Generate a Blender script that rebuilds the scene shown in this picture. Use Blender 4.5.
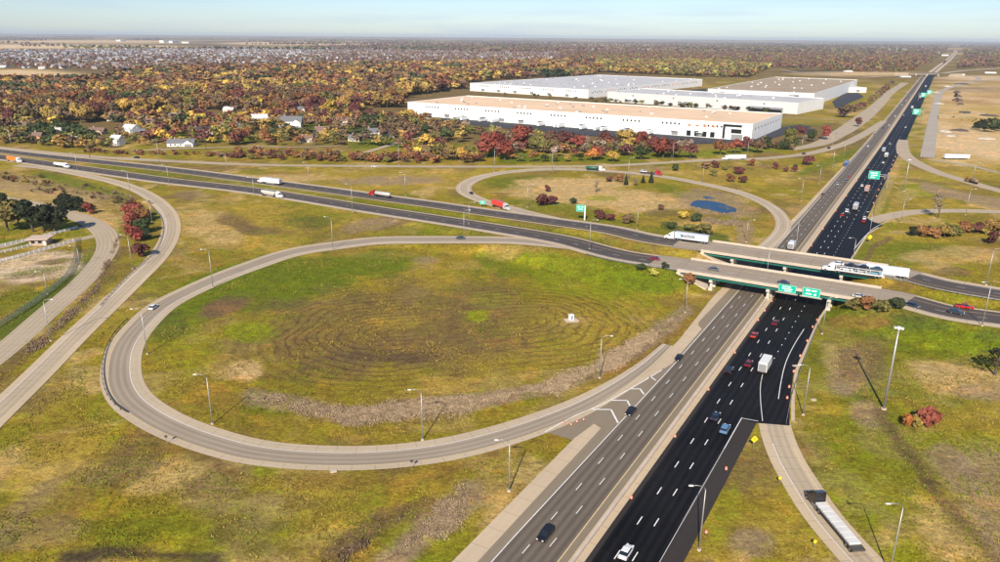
import bpy, bmesh, math, random
import numpy as np
from mathutils import Vector, Matrix

sc = bpy.context.scene
for o in list(bpy.data.objects): bpy.data.objects.remove(o)
COL = sc.collection
R = math.radians
rnd = random.Random(7)
nr = np.random.default_rng(11)

# ------------------------------------------------------------------ camera, sky, sun, exposure
FPX, CAMH = 740.0, 94.0
TH = math.atan(244/FPX); ROLL = math.atan(.0083)
cam = bpy.data.cameras.new('camera'); cam.sensor_width = 36; cam.lens = 36*FPX/1000
cam.clip_start = 1; cam.clip_end = 200000
co = bpy.data.objects.new('camera', cam); COL.objects.link(co); sc.camera = co
cr, sr = math.cos(ROLL), math.sin(ROLL)
fwd = Vector((0, math.cos(TH), -math.sin(TH))); up0 = Vector((0, math.sin(TH), math.cos(TH))); rt0 = Vector((1, 0, 0))
rt = rt0*cr+up0*sr; up = up0*cr-rt0*sr
m = Matrix((rt, up, -fwd)).transposed().to_4x4(); m.translation = (0, 0, CAMH)
co.matrix_world = m

SUN_EL, SUN_AZ = R(34), R(193.5)          # azimuth clockwise from +Y
w = bpy.data.worlds.new('World'); sc.world = w; w.use_nodes = True
nt = w.node_tree; nt.nodes.clear()
def N(t, k, **kw):
    n = t.nodes.new(k)
    for a, b in kw.items():
        if a == 'ins':
            for i, v in b.items(): n.inputs[i].default_value = v
        else: setattr(n, a, b)
    return n
sky = N(nt, 'ShaderNodeTexSky', sky_type='NISHITA', sun_disc=False, sun_elevation=SUN_EL, sun_rotation=SUN_AZ,
        altitude=200, air_density=1.0, dust_density=0.35, ozone_density=2.6)
tc = N(nt, 'ShaderNodeTexCoord'); sep = N(nt, 'ShaderNodeSeparateXYZ'); nt.links.new(tc.outputs['Generated'], sep.inputs[0])
mp = N(nt, 'ShaderNodeMapping'); mp.inputs['Scale'].default_value = (3.0, 3.0, 42.0)
nt.links.new(tc.outputs['Generated'], mp.inputs[0])
no = N(nt, 'ShaderNodeTexNoise'); no.inputs['Scale'].default_value = 1.6; no.inputs['Detail'].default_value = 6; no.inputs['Roughness'].default_value = .55
nt.links.new(mp.outputs[0], no.inputs['Vector'])
rp = N(nt, 'ShaderNodeMapRange'); rp.inputs['From Min'].default_value = .47; rp.inputs['From Max'].default_value = .72; rp.inputs['To Max'].default_value = .5
nt.links.new(no.outputs['Fac'], rp.inputs['Value'])
# low stratus only close to the horizon
lo = N(nt, 'ShaderNodeMapRange'); lo.inputs['From Min'].default_value = .07; lo.inputs['From Max'].default_value = .0
nt.links.new(sep.outputs['Z'], lo.inputs['Value'])
mu = N(nt, 'ShaderNodeMath', operation='MULTIPLY'); nt.links.new(rp.outputs[0], mu.inputs[0]); nt.links.new(lo.outputs[0], mu.inputs[1])
mx = N(nt, 'ShaderNodeMix', data_type='RGBA'); nt.links.new(mu.outputs[0], mx.inputs[0]); nt.links.new(sky.outputs[0], mx.inputs[6])
mx.inputs[7].default_value = (5.2, 5.6, 6.3, 1)
tn = N(nt, 'ShaderNodeMix', data_type='RGBA', blend_type='MULTIPLY'); tn.inputs[0].default_value = 1; tn.inputs[7].default_value = (.80, .91, 1.14, 1)
nt.links.new(mx.outputs[2], tn.inputs[6])
bg = N(nt, 'ShaderNodeBackground'); bg.inputs['Strength'].default_value = .088
nt.links.new(tn.outputs[2], bg.inputs[0])
ow = N(nt, 'ShaderNodeOutputWorld'); nt.links.new(bg.outputs[0], ow.inputs[0])

sl = bpy.data.lights.new('sun', 'SUN'); sl.energy = 5.0; sl.angle = R(.5); sl.color = (1, .90, .74)
so_ = bpy.data.objects.new('sun', sl); COL.objects.link(so_)
sd = Vector((math.sin(SUN_AZ)*math.cos(SUN_EL), math.cos(SUN_AZ)*math.cos(SUN_EL), math.sin(SUN_EL)))
so_.rotation_euler = sd.to_track_quat('Z', 'Y').to_euler(); so_.location = sd*300
vs = sc.view_settings; vs.view_transform = 'Standard'; vs.look = 'None'; vs.gamma = 1; vs.use_curve_mapping = False
vs.exposure = .42
sc.cycles.max_bounces = 5; sc.cycles.diffuse_bounces = 2; sc.cycles.glossy_bounces = 2; sc.cycles.transparent_max_bounces = 8
sc.cycles.volume_bounces = 0; sc.cycles.use_denoising = True
sc.cycles.sample_clamp_indirect = 4

# ------------------------------------------------------------------ survey helpers: a photo position to a place on the ground
cT, sT = math.cos(TH), math.sin(TH)
def G(px, py, z=0.0):
    u = px-500; v = py-281
    U = u*cr+v*sr; V = -u*sr+v*cr
    t = (z-CAMH)/(-(FPX*sT+V*cT))
    return np.array([U*t, (FPX*cT-V*sT)*t])
def P(X, Y, Z=0.0):
    dz = Z-CAMH
    fw = Y*cT-dz*sT; u = Y*sT+dz*cT
    fw = np.where(np.abs(fw) < 1e-3, 1e-3, fw)
    U = FPX*X/fw; V = -FPX*u/fw
    return 500+U*cr-V*sr, 281+U*sr+V*cr
A0 = G(581, 562); B0 = G(885, 140)
D0 = (B0-A0)/np.linalg.norm(B0-A0); N0 = np.array([D0[1], -D0[0]])
DR = np.array([[-200, 0], [80, 0.1], [250, .4], [724, 0], [1400, -4], [2271, -10], [2700, -4], [3099, 2], [4472, 24], [7000, 50]])
def drift(s): return np.interp(s, DR[:, 0], DR[:, 1])
def SO(s, o, dr=True): return A0+D0*s+N0*(o+(drift(s) if dr else 0))
def inv_so(x, y):
    q = np.stack([np.asarray(x)-A0[0], np.asarray(y)-A0[1]], -1)
    return q@D0, q@N0
def sm(t): t = np.clip(t, 0, 1); return t*t*(3-2*t)
ZB = 5.9; SN, SF = 180.0, 213.5
def prof(o): return ZB*(1-sm((np.abs(o)-38)/215))      # height of the crossing road
def GZ(px, py, wz=1.0):
    z = 0.0
    for _ in range(12):
        g = G(px, py, z); z = z*.5+.5*wz*float(prof((g-A0)@N0))
    g = G(px, py, z)
    return np.array([g[0], g[1], z])
def catmull(pts, step=3.0):
    pts = np.array(pts, float); n = len(pts)
    out = []
    for i in range(n-1):
        p0 = pts[max(i-1, 0)]; p1 = pts[i]; p2 = pts[i+1]; p3 = pts[min(i+2, n-1)]
        if i == 0: p0 = 2*p1-p2
        if i == n-2: p3 = 2*p2-p1
        L = np.linalg.norm(p2[:2]-p1[:2]); k = max(1, int(L/step))
        d1 = max(np.linalg.norm(p1[:2]-p0[:2]), 1e-3); d3 = max(np.linalg.norm(p3[:2]-p2[:2]), 1e-3)
        m1 = ((p2-p1)/L*d1+(p1-p0)/d1*L)/(L+d1)*L
        m2 = ((p3-p2)/d3*L+(p2-p1)/L*d3)/(L+d3)*L
        for j in range(k):
            t = j/k; t2 = t*t; t3 = t2*t
            out.append((2*t3-3*t2+1)*p1+(t3-2*t2+t)*m1+(-2*t3+3*t2)*p2+(t3-t2)*m2)
    out.append(pts[-1])
    return np.array(out)

# ------------------------------------------------------------------ materials
MATS = {}
def mat(name, col, rough=.8, metal=0.0, var=.0, scale=1.0, spec=.3, bump=0.0):
    if name in MATS: return MATS[name]
    m = bpy.data.materials.new(name); m.use_nodes = True; t = m.node_tree
    b = t.nodes['Principled BSDF']; b.inputs['Roughness'].default_value = rough; b.inputs['Metallic'].default_value = metal
    b.inputs['Specular IOR Level'].default_value = spec
    b.inputs['Base Color'].default_value = (*col, 1)
    if var:
        g = N(t, 'ShaderNodeNewGeometry')
        n = N(t, 'ShaderNodeTexNoise'); n.inputs['Scale'].default_value = scale; n.inputs['Detail'].default_value = 5
        t.links.new(g.outputs['Position'], n.inputs['Vector'])
        r = N(t, 'ShaderNodeMapRange'); r.inputs['From Min'].default_value = .3; r.inputs['From Max'].default_value = .7
        r.inputs['To Min'].default_value = 1-var; r.inputs['To Max'].default_value = 1+var
        t.links.new(n.outputs['Fac'], r.inputs['Value'])
        x = N(t, 'ShaderNodeVectorMath', operation='SCALE'); x.inputs[0].default_value = col
        t.links.new(r.outputs[0], x.inputs['Scale']); t.links.new(x.outputs[0], b.inputs['Base Color'])
        if bump:
            bp = N(t, 'ShaderNodeBump'); bp.inputs['Strength'].default_value = bump; bp.inputs['Distance'].default_value = .3
            t.links.new(n.outputs['Fac'], bp.inputs['Height']); t.links.new(bp.outputs[0], b.inputs['Normal'])
    MATS[name] = m; return m

def road_mat(name, col, track=.18, tracks=(), lane=3.6, off=0.0, joint=0.0, var=.12, tint=None, patch=.1):
    """pavement; UV = metres across, metres along: wheel tracks, joints, stains"""
    m = bpy.data.materials.new(name); m.use_nodes = True; t = m.node_tree
    L = t.links.new
    b = t.nodes['Principled BSDF']; b.inputs['Roughness'].default_value = .85; b.inputs['Specular IOR Level'].default_value = .25
    uv = N(t, 'ShaderNodeUVMap'); sp = N(t, 'ShaderNodeSeparateXYZ'); L(uv.outputs[0], sp.inputs[0])
    def M(op, a, b_=None, c=None):
        n = N(t, 'ShaderNodeMath', operation=op)
        for i, v in enumerate((a, b_, c)):
            if v is None: continue
            if isinstance(v, (int, float)): n.inputs[i].default_value = v
            else: L(v, n.inputs[i])
        return n.outputs[0]
    f = 1.0
    val = M('ADD', 1.0, 0.0)
    if track:
        ph = M('MULTIPLY', M('ADD', sp.outputs[0], off), 2*math.pi/(lane/2))
        c = M('COSINE', ph)
        val = M('SUBTRACT', val, M('MULTIPLY', M('ADD', c, 1.0), track*.5))
    def noise(scale, vec, det=4, rough=.6):
        n = N(t, 'ShaderNodeTexNoise'); n.inputs['Scale'].default_value = scale; n.inputs['Detail'].default_value = det; n.inputs['Roughness'].default_value = rough
        L(vec, n.inputs['Vector']); return n.outputs['Fac']
    g = N(t, 'ShaderNodeNewGeometry')
    mpp = N(t, 'ShaderNodeMapping'); mpp.inputs['Scale'].default_value = (1.1, .035, 1); L(uv.outputs[0], mpp.inputs[0])
    n1 = noise(1.0, mpp.outputs[0], 5)
    val = M('ADD', val, M('MULTIPLY', M('SUBTRACT', n1, .5), var*2.4))
    n2 = noise(.9, g.outputs['Position'], 6, .7)
    val = M('ADD', val, M('MULTIPLY', M('SUBTRACT', n2, .5), var*1.6))
    n3 = noise(.03, g.outputs['Position'], 3)
    val = M('ADD', val, M('MULTIPLY', M('SUBTRACT', n3, .5), patch*3))
    if joint:
        fr = M('FRACT', M('DIVIDE', sp.outputs[1], joint))
        val = M('SUBTRACT', val, M('MULTIPLY', M('LESS_THAN', fr, .22/joint), .22))
    x = N(t, 'ShaderNodeVectorMath', operation='SCALE'); x.inputs[0].default_value = col
    L(val, x.inputs['Scale'])
    L(x.outputs[0], b.inputs['Base Color'])
    MATS[name] = m; return m
CONC = road_mat('pale_concrete', (.52, .405, .27), track=.0, joint=6, var=.10)
RAMPC = road_mat('ramp_concrete', (.46, .365, .25), track=.14, joint=5, var=.12)
RAMPA = road_mat('ramp_asphalt', (.36, .29, .21), track=.22, var=.12, off=.9)
LOOPC = road_mat('loop_shoulder_concrete', (.48, .38, .26), track=0, joint=5, var=.16)
ASPH = road_mat('worn_asphalt', (.165, .132, .100), track=.30, lane=3.6, off=1.3, var=.16)
ASPHS = road_mat('shoulder_asphalt', (.24, .19, .13), track=0, var=.12)
ASPHE = road_mat('crossing_asphalt', (.098, .080, .070), track=.25, lane=3.7, var=.14)
BLACK = road_mat('fresh_asphalt', (.0125, .0110, .0100), track=.45, lane=3.6, off=1.0, joint=24, var=.5, patch=.5)
BLACKD = road_mat('dusty_asphalt', (.035, .029, .025), track=0, var=.35, patch=.3)
BLACKS = road_mat('dark_shoulder', (.040, .032, .028), track=0, var=.2)
DECK = road_mat('bridge_deck_concrete', (.38, .305, .225), track=.3, lane=3.7, joint=11, var=.12)
LOT = road_mat('parking_asphalt', (.045, .047, .055), track=0, var=.2)
DIRT = road_mat('gravel_road', (.42, .36, .28), track=.12, var=.15)
PAINT = mat('road_paint', (.78, .76, .72), .7, var=.12, scale=1.5)
PAINTY = mat('yellow_paint', (.68, .52, .26), .7, var=.15, scale=1.5)
CONCW = mat('barrier_concrete', (.52, .43, .34), .85, var=.1, scale=.5)
PIER = mat('pier_concrete', (.55, .50, .42), .85, var=.1, scale=.4)
TEAL = mat('teal_girder_paint', (.025, .17, .13), .5, var=.1, scale=.5)
STEEL = mat('galvanised_steel', (.42, .41, .39), .45, .6, var=.05)
DSTEEL = mat('dark_weathered_steel', (.10, .09, .08), .6, .3)
LAMP = mat('lamp_housing', (.62, .61, .58), .5)
GLASS = mat('dark_glass', (.012, .016, .02), .08, spec=.8)
TYRE = mat('tyre_rubber', (.015, .015, .015), .8)
RIM = mat('wheel_rim', (.35, .35, .36), .35, .7)
MATS['fresh_asphalt'].node_tree.nodes['Principled BSDF'].inputs['Roughness'].default_value = .62; MATS['fresh_asphalt'].node_tree.nodes['Principled BSDF'].inputs['Specular IOR Level'].default_value = .14
WHITE = mat('white_paint', (.78, .77, .75), .35, var=.04, scale=.7)
HLITE = mat('headlight_lens', (.85, .85, .82), .1, spec=.8)
TLITE = mat('taillight_lens', (.45, .02, .015), .2)
SGREEN = mat('sign_green', (.0, .42, .28), .5, var=.06, scale=.8)
SWHITE = mat('sign_white', (.75, .85, .8), .5)
SYEL = mat('sign_yellow', (.85, .62, .02), .5)
ORANGE = mat('barrel_orange', (.75, .16, .05), .55)
WWALL = mat('white_panel_wall', (.80, .79, .76), .7, var=.03, scale=.08)
_t = WWALL.node_tree; _b = _t.nodes['Principled BSDF']; _src = _b.inputs['Base Color'].links[0].from_socket
_c = N(_t, 'ShaderNodeTexCoord'); _s = N(_t, 'ShaderNodeSeparateXYZ'); _t.links.new(_c.outputs['Object'], _s.inputs[0]); _l = None
for _k in (0, 1):
    _a = N(_t, 'ShaderNodeMath', operation='DIVIDE'); _t.links.new(_s.outputs[_k], _a.inputs[0]); _a.inputs[1].default_value = 9.0
    _f = N(_t, 'ShaderNodeMath', operation='FRACT'); _t.links.new(_a.outputs[0], _f.inputs[0])
    _g = N(_t, 'ShaderNodeMath', operation='LESS_THAN'); _t.links.new(_f.outputs[0], _g.inputs[0]); _g.inputs[1].default_value = .035
    if _l is None: _l = _g.outputs[0]
    else:
        _m = N(_t, 'ShaderNodeMath', operation='MAXIMUM'); _t.links.new(_l, _m.inputs[0]); _t.links.new(_g.outputs[0], _m.inputs[1]); _l = _m.outputs[0]
_x = N(_t, 'ShaderNodeMix', data_type='RGBA', blend_type='MULTIPLY'); _x.inputs[7].default_value = (.72, .72, .74, 1); _t.links.new(_l, _x.inputs[0]); _t.links.new(_src, _x.inputs[6]); _t.links.new(_x.outputs[2], _b.inputs['Base Color'])
ROOFT = mat('tan_roof_membrane', (.76, .54, .35), .9, var=.08, scale=.03)
ROOFG = mat('grey_roof_membrane', (.50, .49, .48), .9, var=.08, scale=.03)
ROOFB = mat('brown_roof_gravel', (.36, .27, .18), .9, var=.12, scale=.03)
BARK = mat('bark', (.10, .075, .055), .9, var=.2, scale=1.5)
BLACKM = mat('black_plastic', (.012, .012, .012), .5)

# ------------------------------------------------------------------ object helpers
def tag(o, label=None, cat=None, group=None, kind=None):
    if label: o['label'] = label
    if cat: o['category'] = cat
    if group: o['group'] = group
    if kind: o['kind'] = kind
    return o
class MB:
    def __init__(s): s.v = []; s.f = []; s.m = []; s.mats = []; s.uv = None
    def mi(s, m):
        if m not in s.mats: s.mats.append(m)
        return s.mats.index(m)
    def face(s, idx, m): s.f.append(tuple(idx)); s.m.append(s.mi(m))
    def quad(s, pts, m):
        b = len(s.v); s.v += [tuple(p) for p in pts]; s.face(range(b, b+len(pts)), m)
    def box(s, c, d, m, rz=0, top=None, taper=(1, 1)):
        cx, cy, cz = c; dx, dy, dz = d[0]/2, d[1]/2, d[2]/2
        b = len(s.v); ca, sa = math.cos(rz), math.sin(rz)
        for z, tx, ty in ((-dz, 1, 1), (dz, *taper)):
            for x, y in ((-dx*tx, -dy*ty), (dx*tx, -dy*ty), (dx*tx, dy*ty), (-dx*tx, dy*ty)):
                s.v.append((cx+x*ca-y*sa, cy+x*sa+y*ca, cz+z))
        for q in ((0, 3, 2, 1), (0, 1, 5, 4), (1, 2, 6, 5), (2, 3, 7, 6), (3, 0, 4, 7)): s.face([b+i for i in q], m)
        s.face([b+i for i in (4, 5, 6, 7)], top or m)
        return s
    def tube(s, pts, rad, m, n=8, cap=True):
        pts = [Vector(p) for p in pts]; b0 = None
        if isinstance(rad, (int, float)): rad = [rad]*len(pts)
        rings = []
        for i, p in enumerate(pts):
            d = (pts[min(i+1, len(pts)-1)]-pts[max(i-1, 0)]).normalized()
            a = d.orthogonal().normalized() if abs(d.z) < .9 else Vector((1, 0, 0))
            a = (a-d*a.dot(d)).normalized(); c = d.cross(a)
            b = len(s.v); rings.append(b)
            for k in range(n):
                q = p+(a*math.cos(2*math.pi*k/n)+c*math.sin(2*math.pi*k/n))*rad[i]; s.v.append(tuple(q))
        for i in range(len(rings)-1):
            for k in range(n):
                s.face((rings[i]+k, rings[i]+(k+1) % n, rings[i+1]+(k+1) % n, rings[i+1]+k), m)
        if cap:
            s.face([rings[0]+k for k in range(n)][::-1], m); s.face([rings[-1]+k for k in range(n)], m)
        return s
    def loft(s, secs, m, cap=True):
        """secs: list of rings (lists of points, equal length)"""
        bs = []
        for r in secs:
            bs.append(len(s.v)); s.v += [tuple(p) for p in r]
        n = len(secs[0])
        for i in range(len(bs)-1):
            for k in range(n): s.face((bs[i]+k, bs[i]+(k+1) % n, bs[i+1]+(k+1) % n, bs[i+1]+k), m)
        if cap: s.face([bs[0]+k for k in range(n)][::-1], m); s.face([bs[-1]+k for k in range(n)], m)
        return s
    def mesh(s, name, smooth=False):
        me = bpy.data.meshes.new(name); me.from_pydata(s.v, [], s.f)
        for m_ in s.mats: me.materials.append(m_)
        me.polygons.foreach_set('material_index', s.m)
        if smooth: me.polygons.foreach_set('use_smooth', [True]*len(s.f))
        me.update(); return me
    def build(s, name, parent=None, smooth=False, bevel=0):
        me = s.mesh(name, smooth); o = bpy.data.objects.new(name, me); COL.objects.link(o)
        if parent: o.parent = parent
        if bevel:
            b = o.modifiers.new('bevel', 'BEVEL'); b.width = bevel; b.segments = 2; b.limit_method = 'ANGLE'
        return o
def empty(name, loc=(0, 0, 0), rz=0, label=None, cat=None, group=None):
    o = bpy.data.objects.new(name, None); o.empty_display_size = .5; COL.objects.link(o); o.location = loc; o.rotation_euler = (0, 0, rz)
    return tag(o, label, cat, group)
KIDS = {}
def copy_tree(o, parent=None):
    c = o.copy(); COL.objects.link(c)
    if parent: c.parent = parent
    for ch in list(o.children): copy_tree(ch, c)
    return c
def fast_mesh(name, verts, faces4, mats, colors=None, midx=None, smooth=False):
    """verts (n,3), faces (m,k) arrays"""
    me = bpy.data.meshes.new(name); k = faces4.shape[1]; nf = len(faces4)
    me.vertices.add(len(verts)); me.vertices.foreach_set('co', np.asarray(verts, np.float32).ravel())
    me.loops.add(nf*k); me.loops.foreach_set('vertex_index', faces4.astype(np.int32).ravel())
    me.polygons.add(nf); me.polygons.foreach_set('loop_start', np.arange(0, nf*k, k, dtype=np.int32))
    for m_ in mats: me.materials.append(m_)
    if midx is not None: me.polygons.foreach_set('material_index', midx.astype(np.int32))
    if smooth: me.polygons.foreach_set('use_smooth', np.ones(nf, bool))
    if colors is not None:
        at = me.color_attributes.new('col', 'FLOAT_COLOR', 'POINT')
        c = np.ones((len(verts), 4), np.float32); c[:, :colors.shape[1]] = colors
        at.data.foreach_set('color', c.ravel())
    me.update(calc_edges=True); return me
def link(name, me, parent=None):
    o = bpy.data.objects.new(name, me); COL.objects.link(o)
    if parent: o.parent = parent
    return o

# ------------------------------------------------------------------ road geometry
def frames(c):
    t = np.zeros((len(c), 2)); t[1:-1] = c[2:, :2]-c[:-2, :2]; t[0] = c[1, :2]-c[0, :2]; t[-1] = c[-1, :2]-c[-2, :2]
    t /= np.linalg.norm(t, axis=1)[:, None]
    return np.stack([t[:, 1], -t[:, 0]], 1)          # right-hand normal
def arclen(c): return np.concatenate([[0], np.cumsum(np.linalg.norm(np.diff(c[:, :2], axis=0), axis=1))])
def ribbon(name, c, strips, lift=.06, w=None, kind='structure', parent=None):
    """c: (n,3[+1]) centre; strips: (off0, off1, material[, dz]); a fourth column of c scales the offsets"""
    n = frames(c); L = arclen(c); sc_ = c[:, 3] if c.shape[1] > 3 else np.ones(len(c))
    V = []; F = []; MI = []; UV = []; mats = []
    for st in strips:
        o0, o1, m_ = st[:3]; dz = st[3] if len(st) > 3 else 0
        if m_ not in mats: mats.append(m_)
        o0 = o0(L) if callable(o0) else o0*sc_; o1 = o1(L) if callable(o1) else o1*sc_
        o0 = np.broadcast_to(o0, len(c)); o1 = np.broadcast_to(o1, len(c))
        b = len(V)
        for i in range(len(c)):
            z = c[i, 2]+lift+dz
            V.append((c[i, 0]+n[i, 0]*o0[i], c[i, 1]+n[i, 1]*o0[i], z)); V.append((c[i, 0]+n[i, 0]*o1[i], c[i, 1]+n[i, 1]*o1[i], z))
        for i in range(len(c)-1):
            F.append((b+2*i, b+2*i+1, b+2*i+3, b+2*i+2)); MI.append(mats.index(m_))
            for q in ((i, o0), (i, o1), (i+1, o1), (i+1, o0)): UV.append((q[1][q[0]], L[q[0]]))
    me = bpy.data.meshes.new(name); me.from_pydata(V, [], F)
    for m_ in mats: me.materials.append(m_)
    me.polygons.foreach_set('material_index', MI)
    uvl = me.uv_layers.new(name='UVMap'); uvl.data.foreach_set('uv', np.array(UV, np.float32).ravel())
    me.update(); o = link(name, me, parent)
    if kind: o['kind'] = kind
    return o
def polyplate(name, pts, z, m_, kind='structure'):
    bm = bmesh.new(); vs_ = [bm.verts.new((p[0], p[1], z)) for p in pts]
    f = bm.faces.new(vs_); f.normal_update()
    if f.normal.z < 0: f.normal_flip()
    uvl = bm.loops.layers.uv.new('UVMap')
    for l in f.loops:
        s_, o_ = inv_so(l.vert.co.x, l.vert.co.y); l[uvl].uv = (float(o_), float(s_))
    bmesh.ops.triangulate(bm, faces=[f]); me = bpy.data.meshes.new(name); bm.to_mesh(me); bm.free(); me.materials.append(m_)
    o = link(name, me)
    if kind: o['kind'] = kind
    return o
def px(pts, z=0.0): return [(*G(a, b, z), z) for a, b in pts]
def road_px(pts, step=3.0):
    """(px, py, width scale[, wz]) -> centre line"""
    q = []
    for p in pts:
        wz = p[3] if len(p) > 3 else 0
        g = GZ(p[0], p[1], wz) if wz else np.array([*G(p[0], p[1]), 0.0])
        q.append((*g, p[2]))
    c = catmull(q, step); c[:, 2] = np.maximum(c[:, 2], 0); return c

EWN = [(-70,148),(0,157.3),(50,164.5),(100,171.5),(160,180),(250,190.5),(340,204.5),(420,217),(500,229.5),(560,240)]
EWF = [(-70,143.5),(0,151),(50,156.8),(100,162),(160,168.5),(250,180),(340,192),(420,203),(500,214.5),(560,222.8),(610,230)]
def ew(pts, s, right):
    q = [GZ(a, b) for a, b in pts]
    q += [(*SO(s, o, 0), float(prof(o))) for o in (-62, -34, 0, 25, 42)]
    q += [GZ(a, b) for a, b in right]
    c = catmull(q, 4.0); c[:, 2] = prof((c[:, :2]-A0)@N0); return c
C_N = ew(EWN, SN, [(950,312.5),(1000,319.5),(1080,331)])
C_F = ew(EWF, SF, [(940,284),(1000,294.5),(1080,308)])
B1 = road_px([(600,251.5,.6,1),(560,245.5,.9,1),(515,241,1.15,1),(470,240,1.3,.9),(425,240,1.35,.6),(375,241,1.35,.3),(333,246,1.35),(300,251,1.3),(250,266.5,1.2),(200,286.5,1.1),(162.5,306,1.08),
   (142.5,324,1.05),(126,346,1.05),(121,371,1.03),(122.5,384,1.03),(131,399,1.02),(153,416,1),(181,430,1),(215,442,1),(250,451,1),(315,457.5,1),(380,457,1),(444,449.5,1),(500,436,.98),(545,421,.93),(580,406.5,.85),(612,389,.7),(645,366,.5),(668,345,.35)])
B2 = road_px([(16,165.5,.7),(50,169,.9),(80,174.5,1),(110,181,1),(135,189,1),(155,200,1),(167,212,1),(171.5,226,1),(168,241,1),(156,259,1),(135,280,1),(110,304,1),(75,337,1),(32,380,1),(-20,430,1),(-90,500,1)])
B3 = road_px([(-70,405,1),(0,353.5,1),(50,310,1),(78,286,1),(98,264,1),(107,249,1.05),(106,236,1.15),(95,225,1.2),(78,217,1.2),(55,209.5,1.1),(30,203.5,1),(0,198,.9),(-60,187,.9)])
B4 = road_px([(590,226,.6,1),(545,217,.9,.8),(512,209,1,.4),(480,200,1),(466,193,1.05),(464,186.5,1.1),(472,180.5,1.15),(490,175,1.15),(520,171,1.1),(560,169.3,1.05),(600,170.8,1),(650,175,1),(700,183.5,1),(740,193,1),(766,204,.9),(781,217,.85),(783,228,.85),(774,240,.8),(757,254,.8),(735,275,.7)])
B5 = road_px([(-70,141,1),(0,148,1),(40,152,1),(95,157,1),(155,160.5,1),(250,164.7,.9),(375,166.3,.9),(500,166.8,.9),(600,166,.9),(675,162.3,.9),(715,160,1),(760,158.8,1),(800,155,1),(837,146.5,1),(860,136.5,1),(874,128,.9),(884,121,.7)])
B6 = road_px([(903,140,.8),(902.5,147,1),(906,156,1.1),(922,166,1.1),(940,173.5,1),(965,181,1),(1000,191,1),(1080,209,1)])
B7 = road_px([(927,158,1),(930,140,1),(933,122,1),(935,110,1),(938,98,1),(944,90,1),(958,85.5,1),(973,81.5,1),(1000,79.5,1)])
B8 = road_px([(866,224,.8),(878,219.5,1),(893,215.5,1.1),(912,212.5,1.1),(937,211,1.1),(965,211,1.1),(1000,212,1.1),(1080,216,1.1)])
B9 = road_px([(771,400,.95),(774.5,424,.95),(785,455,.97),(802,485,1),(822,515,1),(850,548,1),(880,580,1),(910,610,1)])
B10 = road_px([(905,83,1.3),(890,93,1.3),(876,107,1.5),(860,120,1.7),(838,134.5,1.5),(812,146,1.1),(790,150,.8)])
B11 = road_px([(130,151,.6),(160,150,.7),(200,148.5,.7),(250,147,.6),(300,147.5,.5),(340,146,.5)])
B12 = road_px([(352,157,.6),(375,150,.8),(395,144,.8),(420,138,.7)])
B13 = road_px([(1080,63,2),(1000,68.5,2),(960,71.5,2),(935,74.3,2),(915,75.5,2),(880,77,1.5),(860,78,1.5),(810,74,1.2),(780,70,1)], 12)
B14 = road_px([(975,81,1.2),(979,78,1.2),(970,76,1.2),(950,77,1.2)], 6)
B15 = road_px([(781,117.5,.6),(810,119,.6),(840,120.5,.6),(857,121,.6)], 6)
ACC1 = road_px([(-40,268,.62),(0,260.5,.62),(40,250.5,.62),(80,239.5,.62),(95,236,.7)])
ACC2 = road_px([(-40,254,.55),(0,247.5,.55),(40,236.5,.5),(80,228,.5),(92,226,.6)])
TRK = road_px([(1000,173,.8),(960,164,.8),(930,160,.9)])

# ------------------------------------------------------------------ terrain
def seg_field(X, Y, c, hw, slope=2.4, cut=None):
    """height of an embankment that carries centre line c; also a mask of its flat top"""
    Z = np.zeros_like(X); core = np.full_like(X, 1e9)
    for i in range(len(c)-1):
        a, b = c[i], c[i+1]
        if max(a[2], b[2]) < .03: continue
        d = b[:2]-a[:2]; L = np.linalg.norm(d); d = d/L
        rx = X-a[0]; ry = Y-a[1]
        t = rx*d[0]+ry*d[1]; q = np.abs(rx*d[1]-ry*d[0]); tc_ = np.clip(t, 0, L)
        over = np.abs(t-tc_); zr = a[2]+(b[2]-a[2])*tc_/L
        h = zr-np.hypot(np.maximum(q-hw, 0), over)/slope
        Z = np.maximum(Z, h)
        core = np.where((over < 2.5) & (q < hw-.6), np.minimum(core, zr), core)
    return Z, core
def cutspan(c, half_l=36, half_r=30):
    o = (c[:, :2]-A0)@N0
    return c[o < -half_l], c[o > half_r]
EMB = []
for c, hw in ((C_N, 11), (C_F, 11)):
    l, r = cutspan(c); EMB += [(l, hw), (r, hw)]
EMB += [(B1[B1[:, 2] > .02], 9), (B4[B4[:, 2] > .02], 8)]
def terrain(X, Y):
    Z = np.zeros_like(X); core = np.full_like(X, 1e9)
    near = (np.abs(X) < 620) & (Y > 80) & (Y < 800)
    x, y = X[near], Y[near]; z = np.zeros_like(x); k = np.full_like(x, 1e9)
    for c, hw in EMB:
        if len(c) < 2: continue
        zz, kk = seg_field(x, y, c, hw); z = np.maximum(z, zz); k = np.minimum(k, kk)
    z = np.minimum(z, k)
    s, o = inv_so(x, y)
    road = (o > -24) & (o < 23.5)
    z = np.where(road, 0, z)
    Z[near] = z
    return Z
def gz(x, y): return float(terrain(np.array([float(x)]), np.array([float(y)]))[0])

def axis(d0, d1, step, lo, hi, grow=1.06):
    a = list(np.arange(d0, d1, step)); st = step
    v = a[-1]
    while v < hi: st *= grow; v += st; a.append(v)
    st = step; v = a[0]; pre = []
    while v > lo: st *= grow; v -= st; pre.append(v)
    return np.array(pre[::-1]+a)
gx = axis(-230, 260, 1.7, -60000, 60000, 1.045); gy = axis(95, 470, 1.7, -60, 70000, 1.035)
X, Y = np.meshgrid(gx, gy)
Z = terrain(X, Y)

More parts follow.
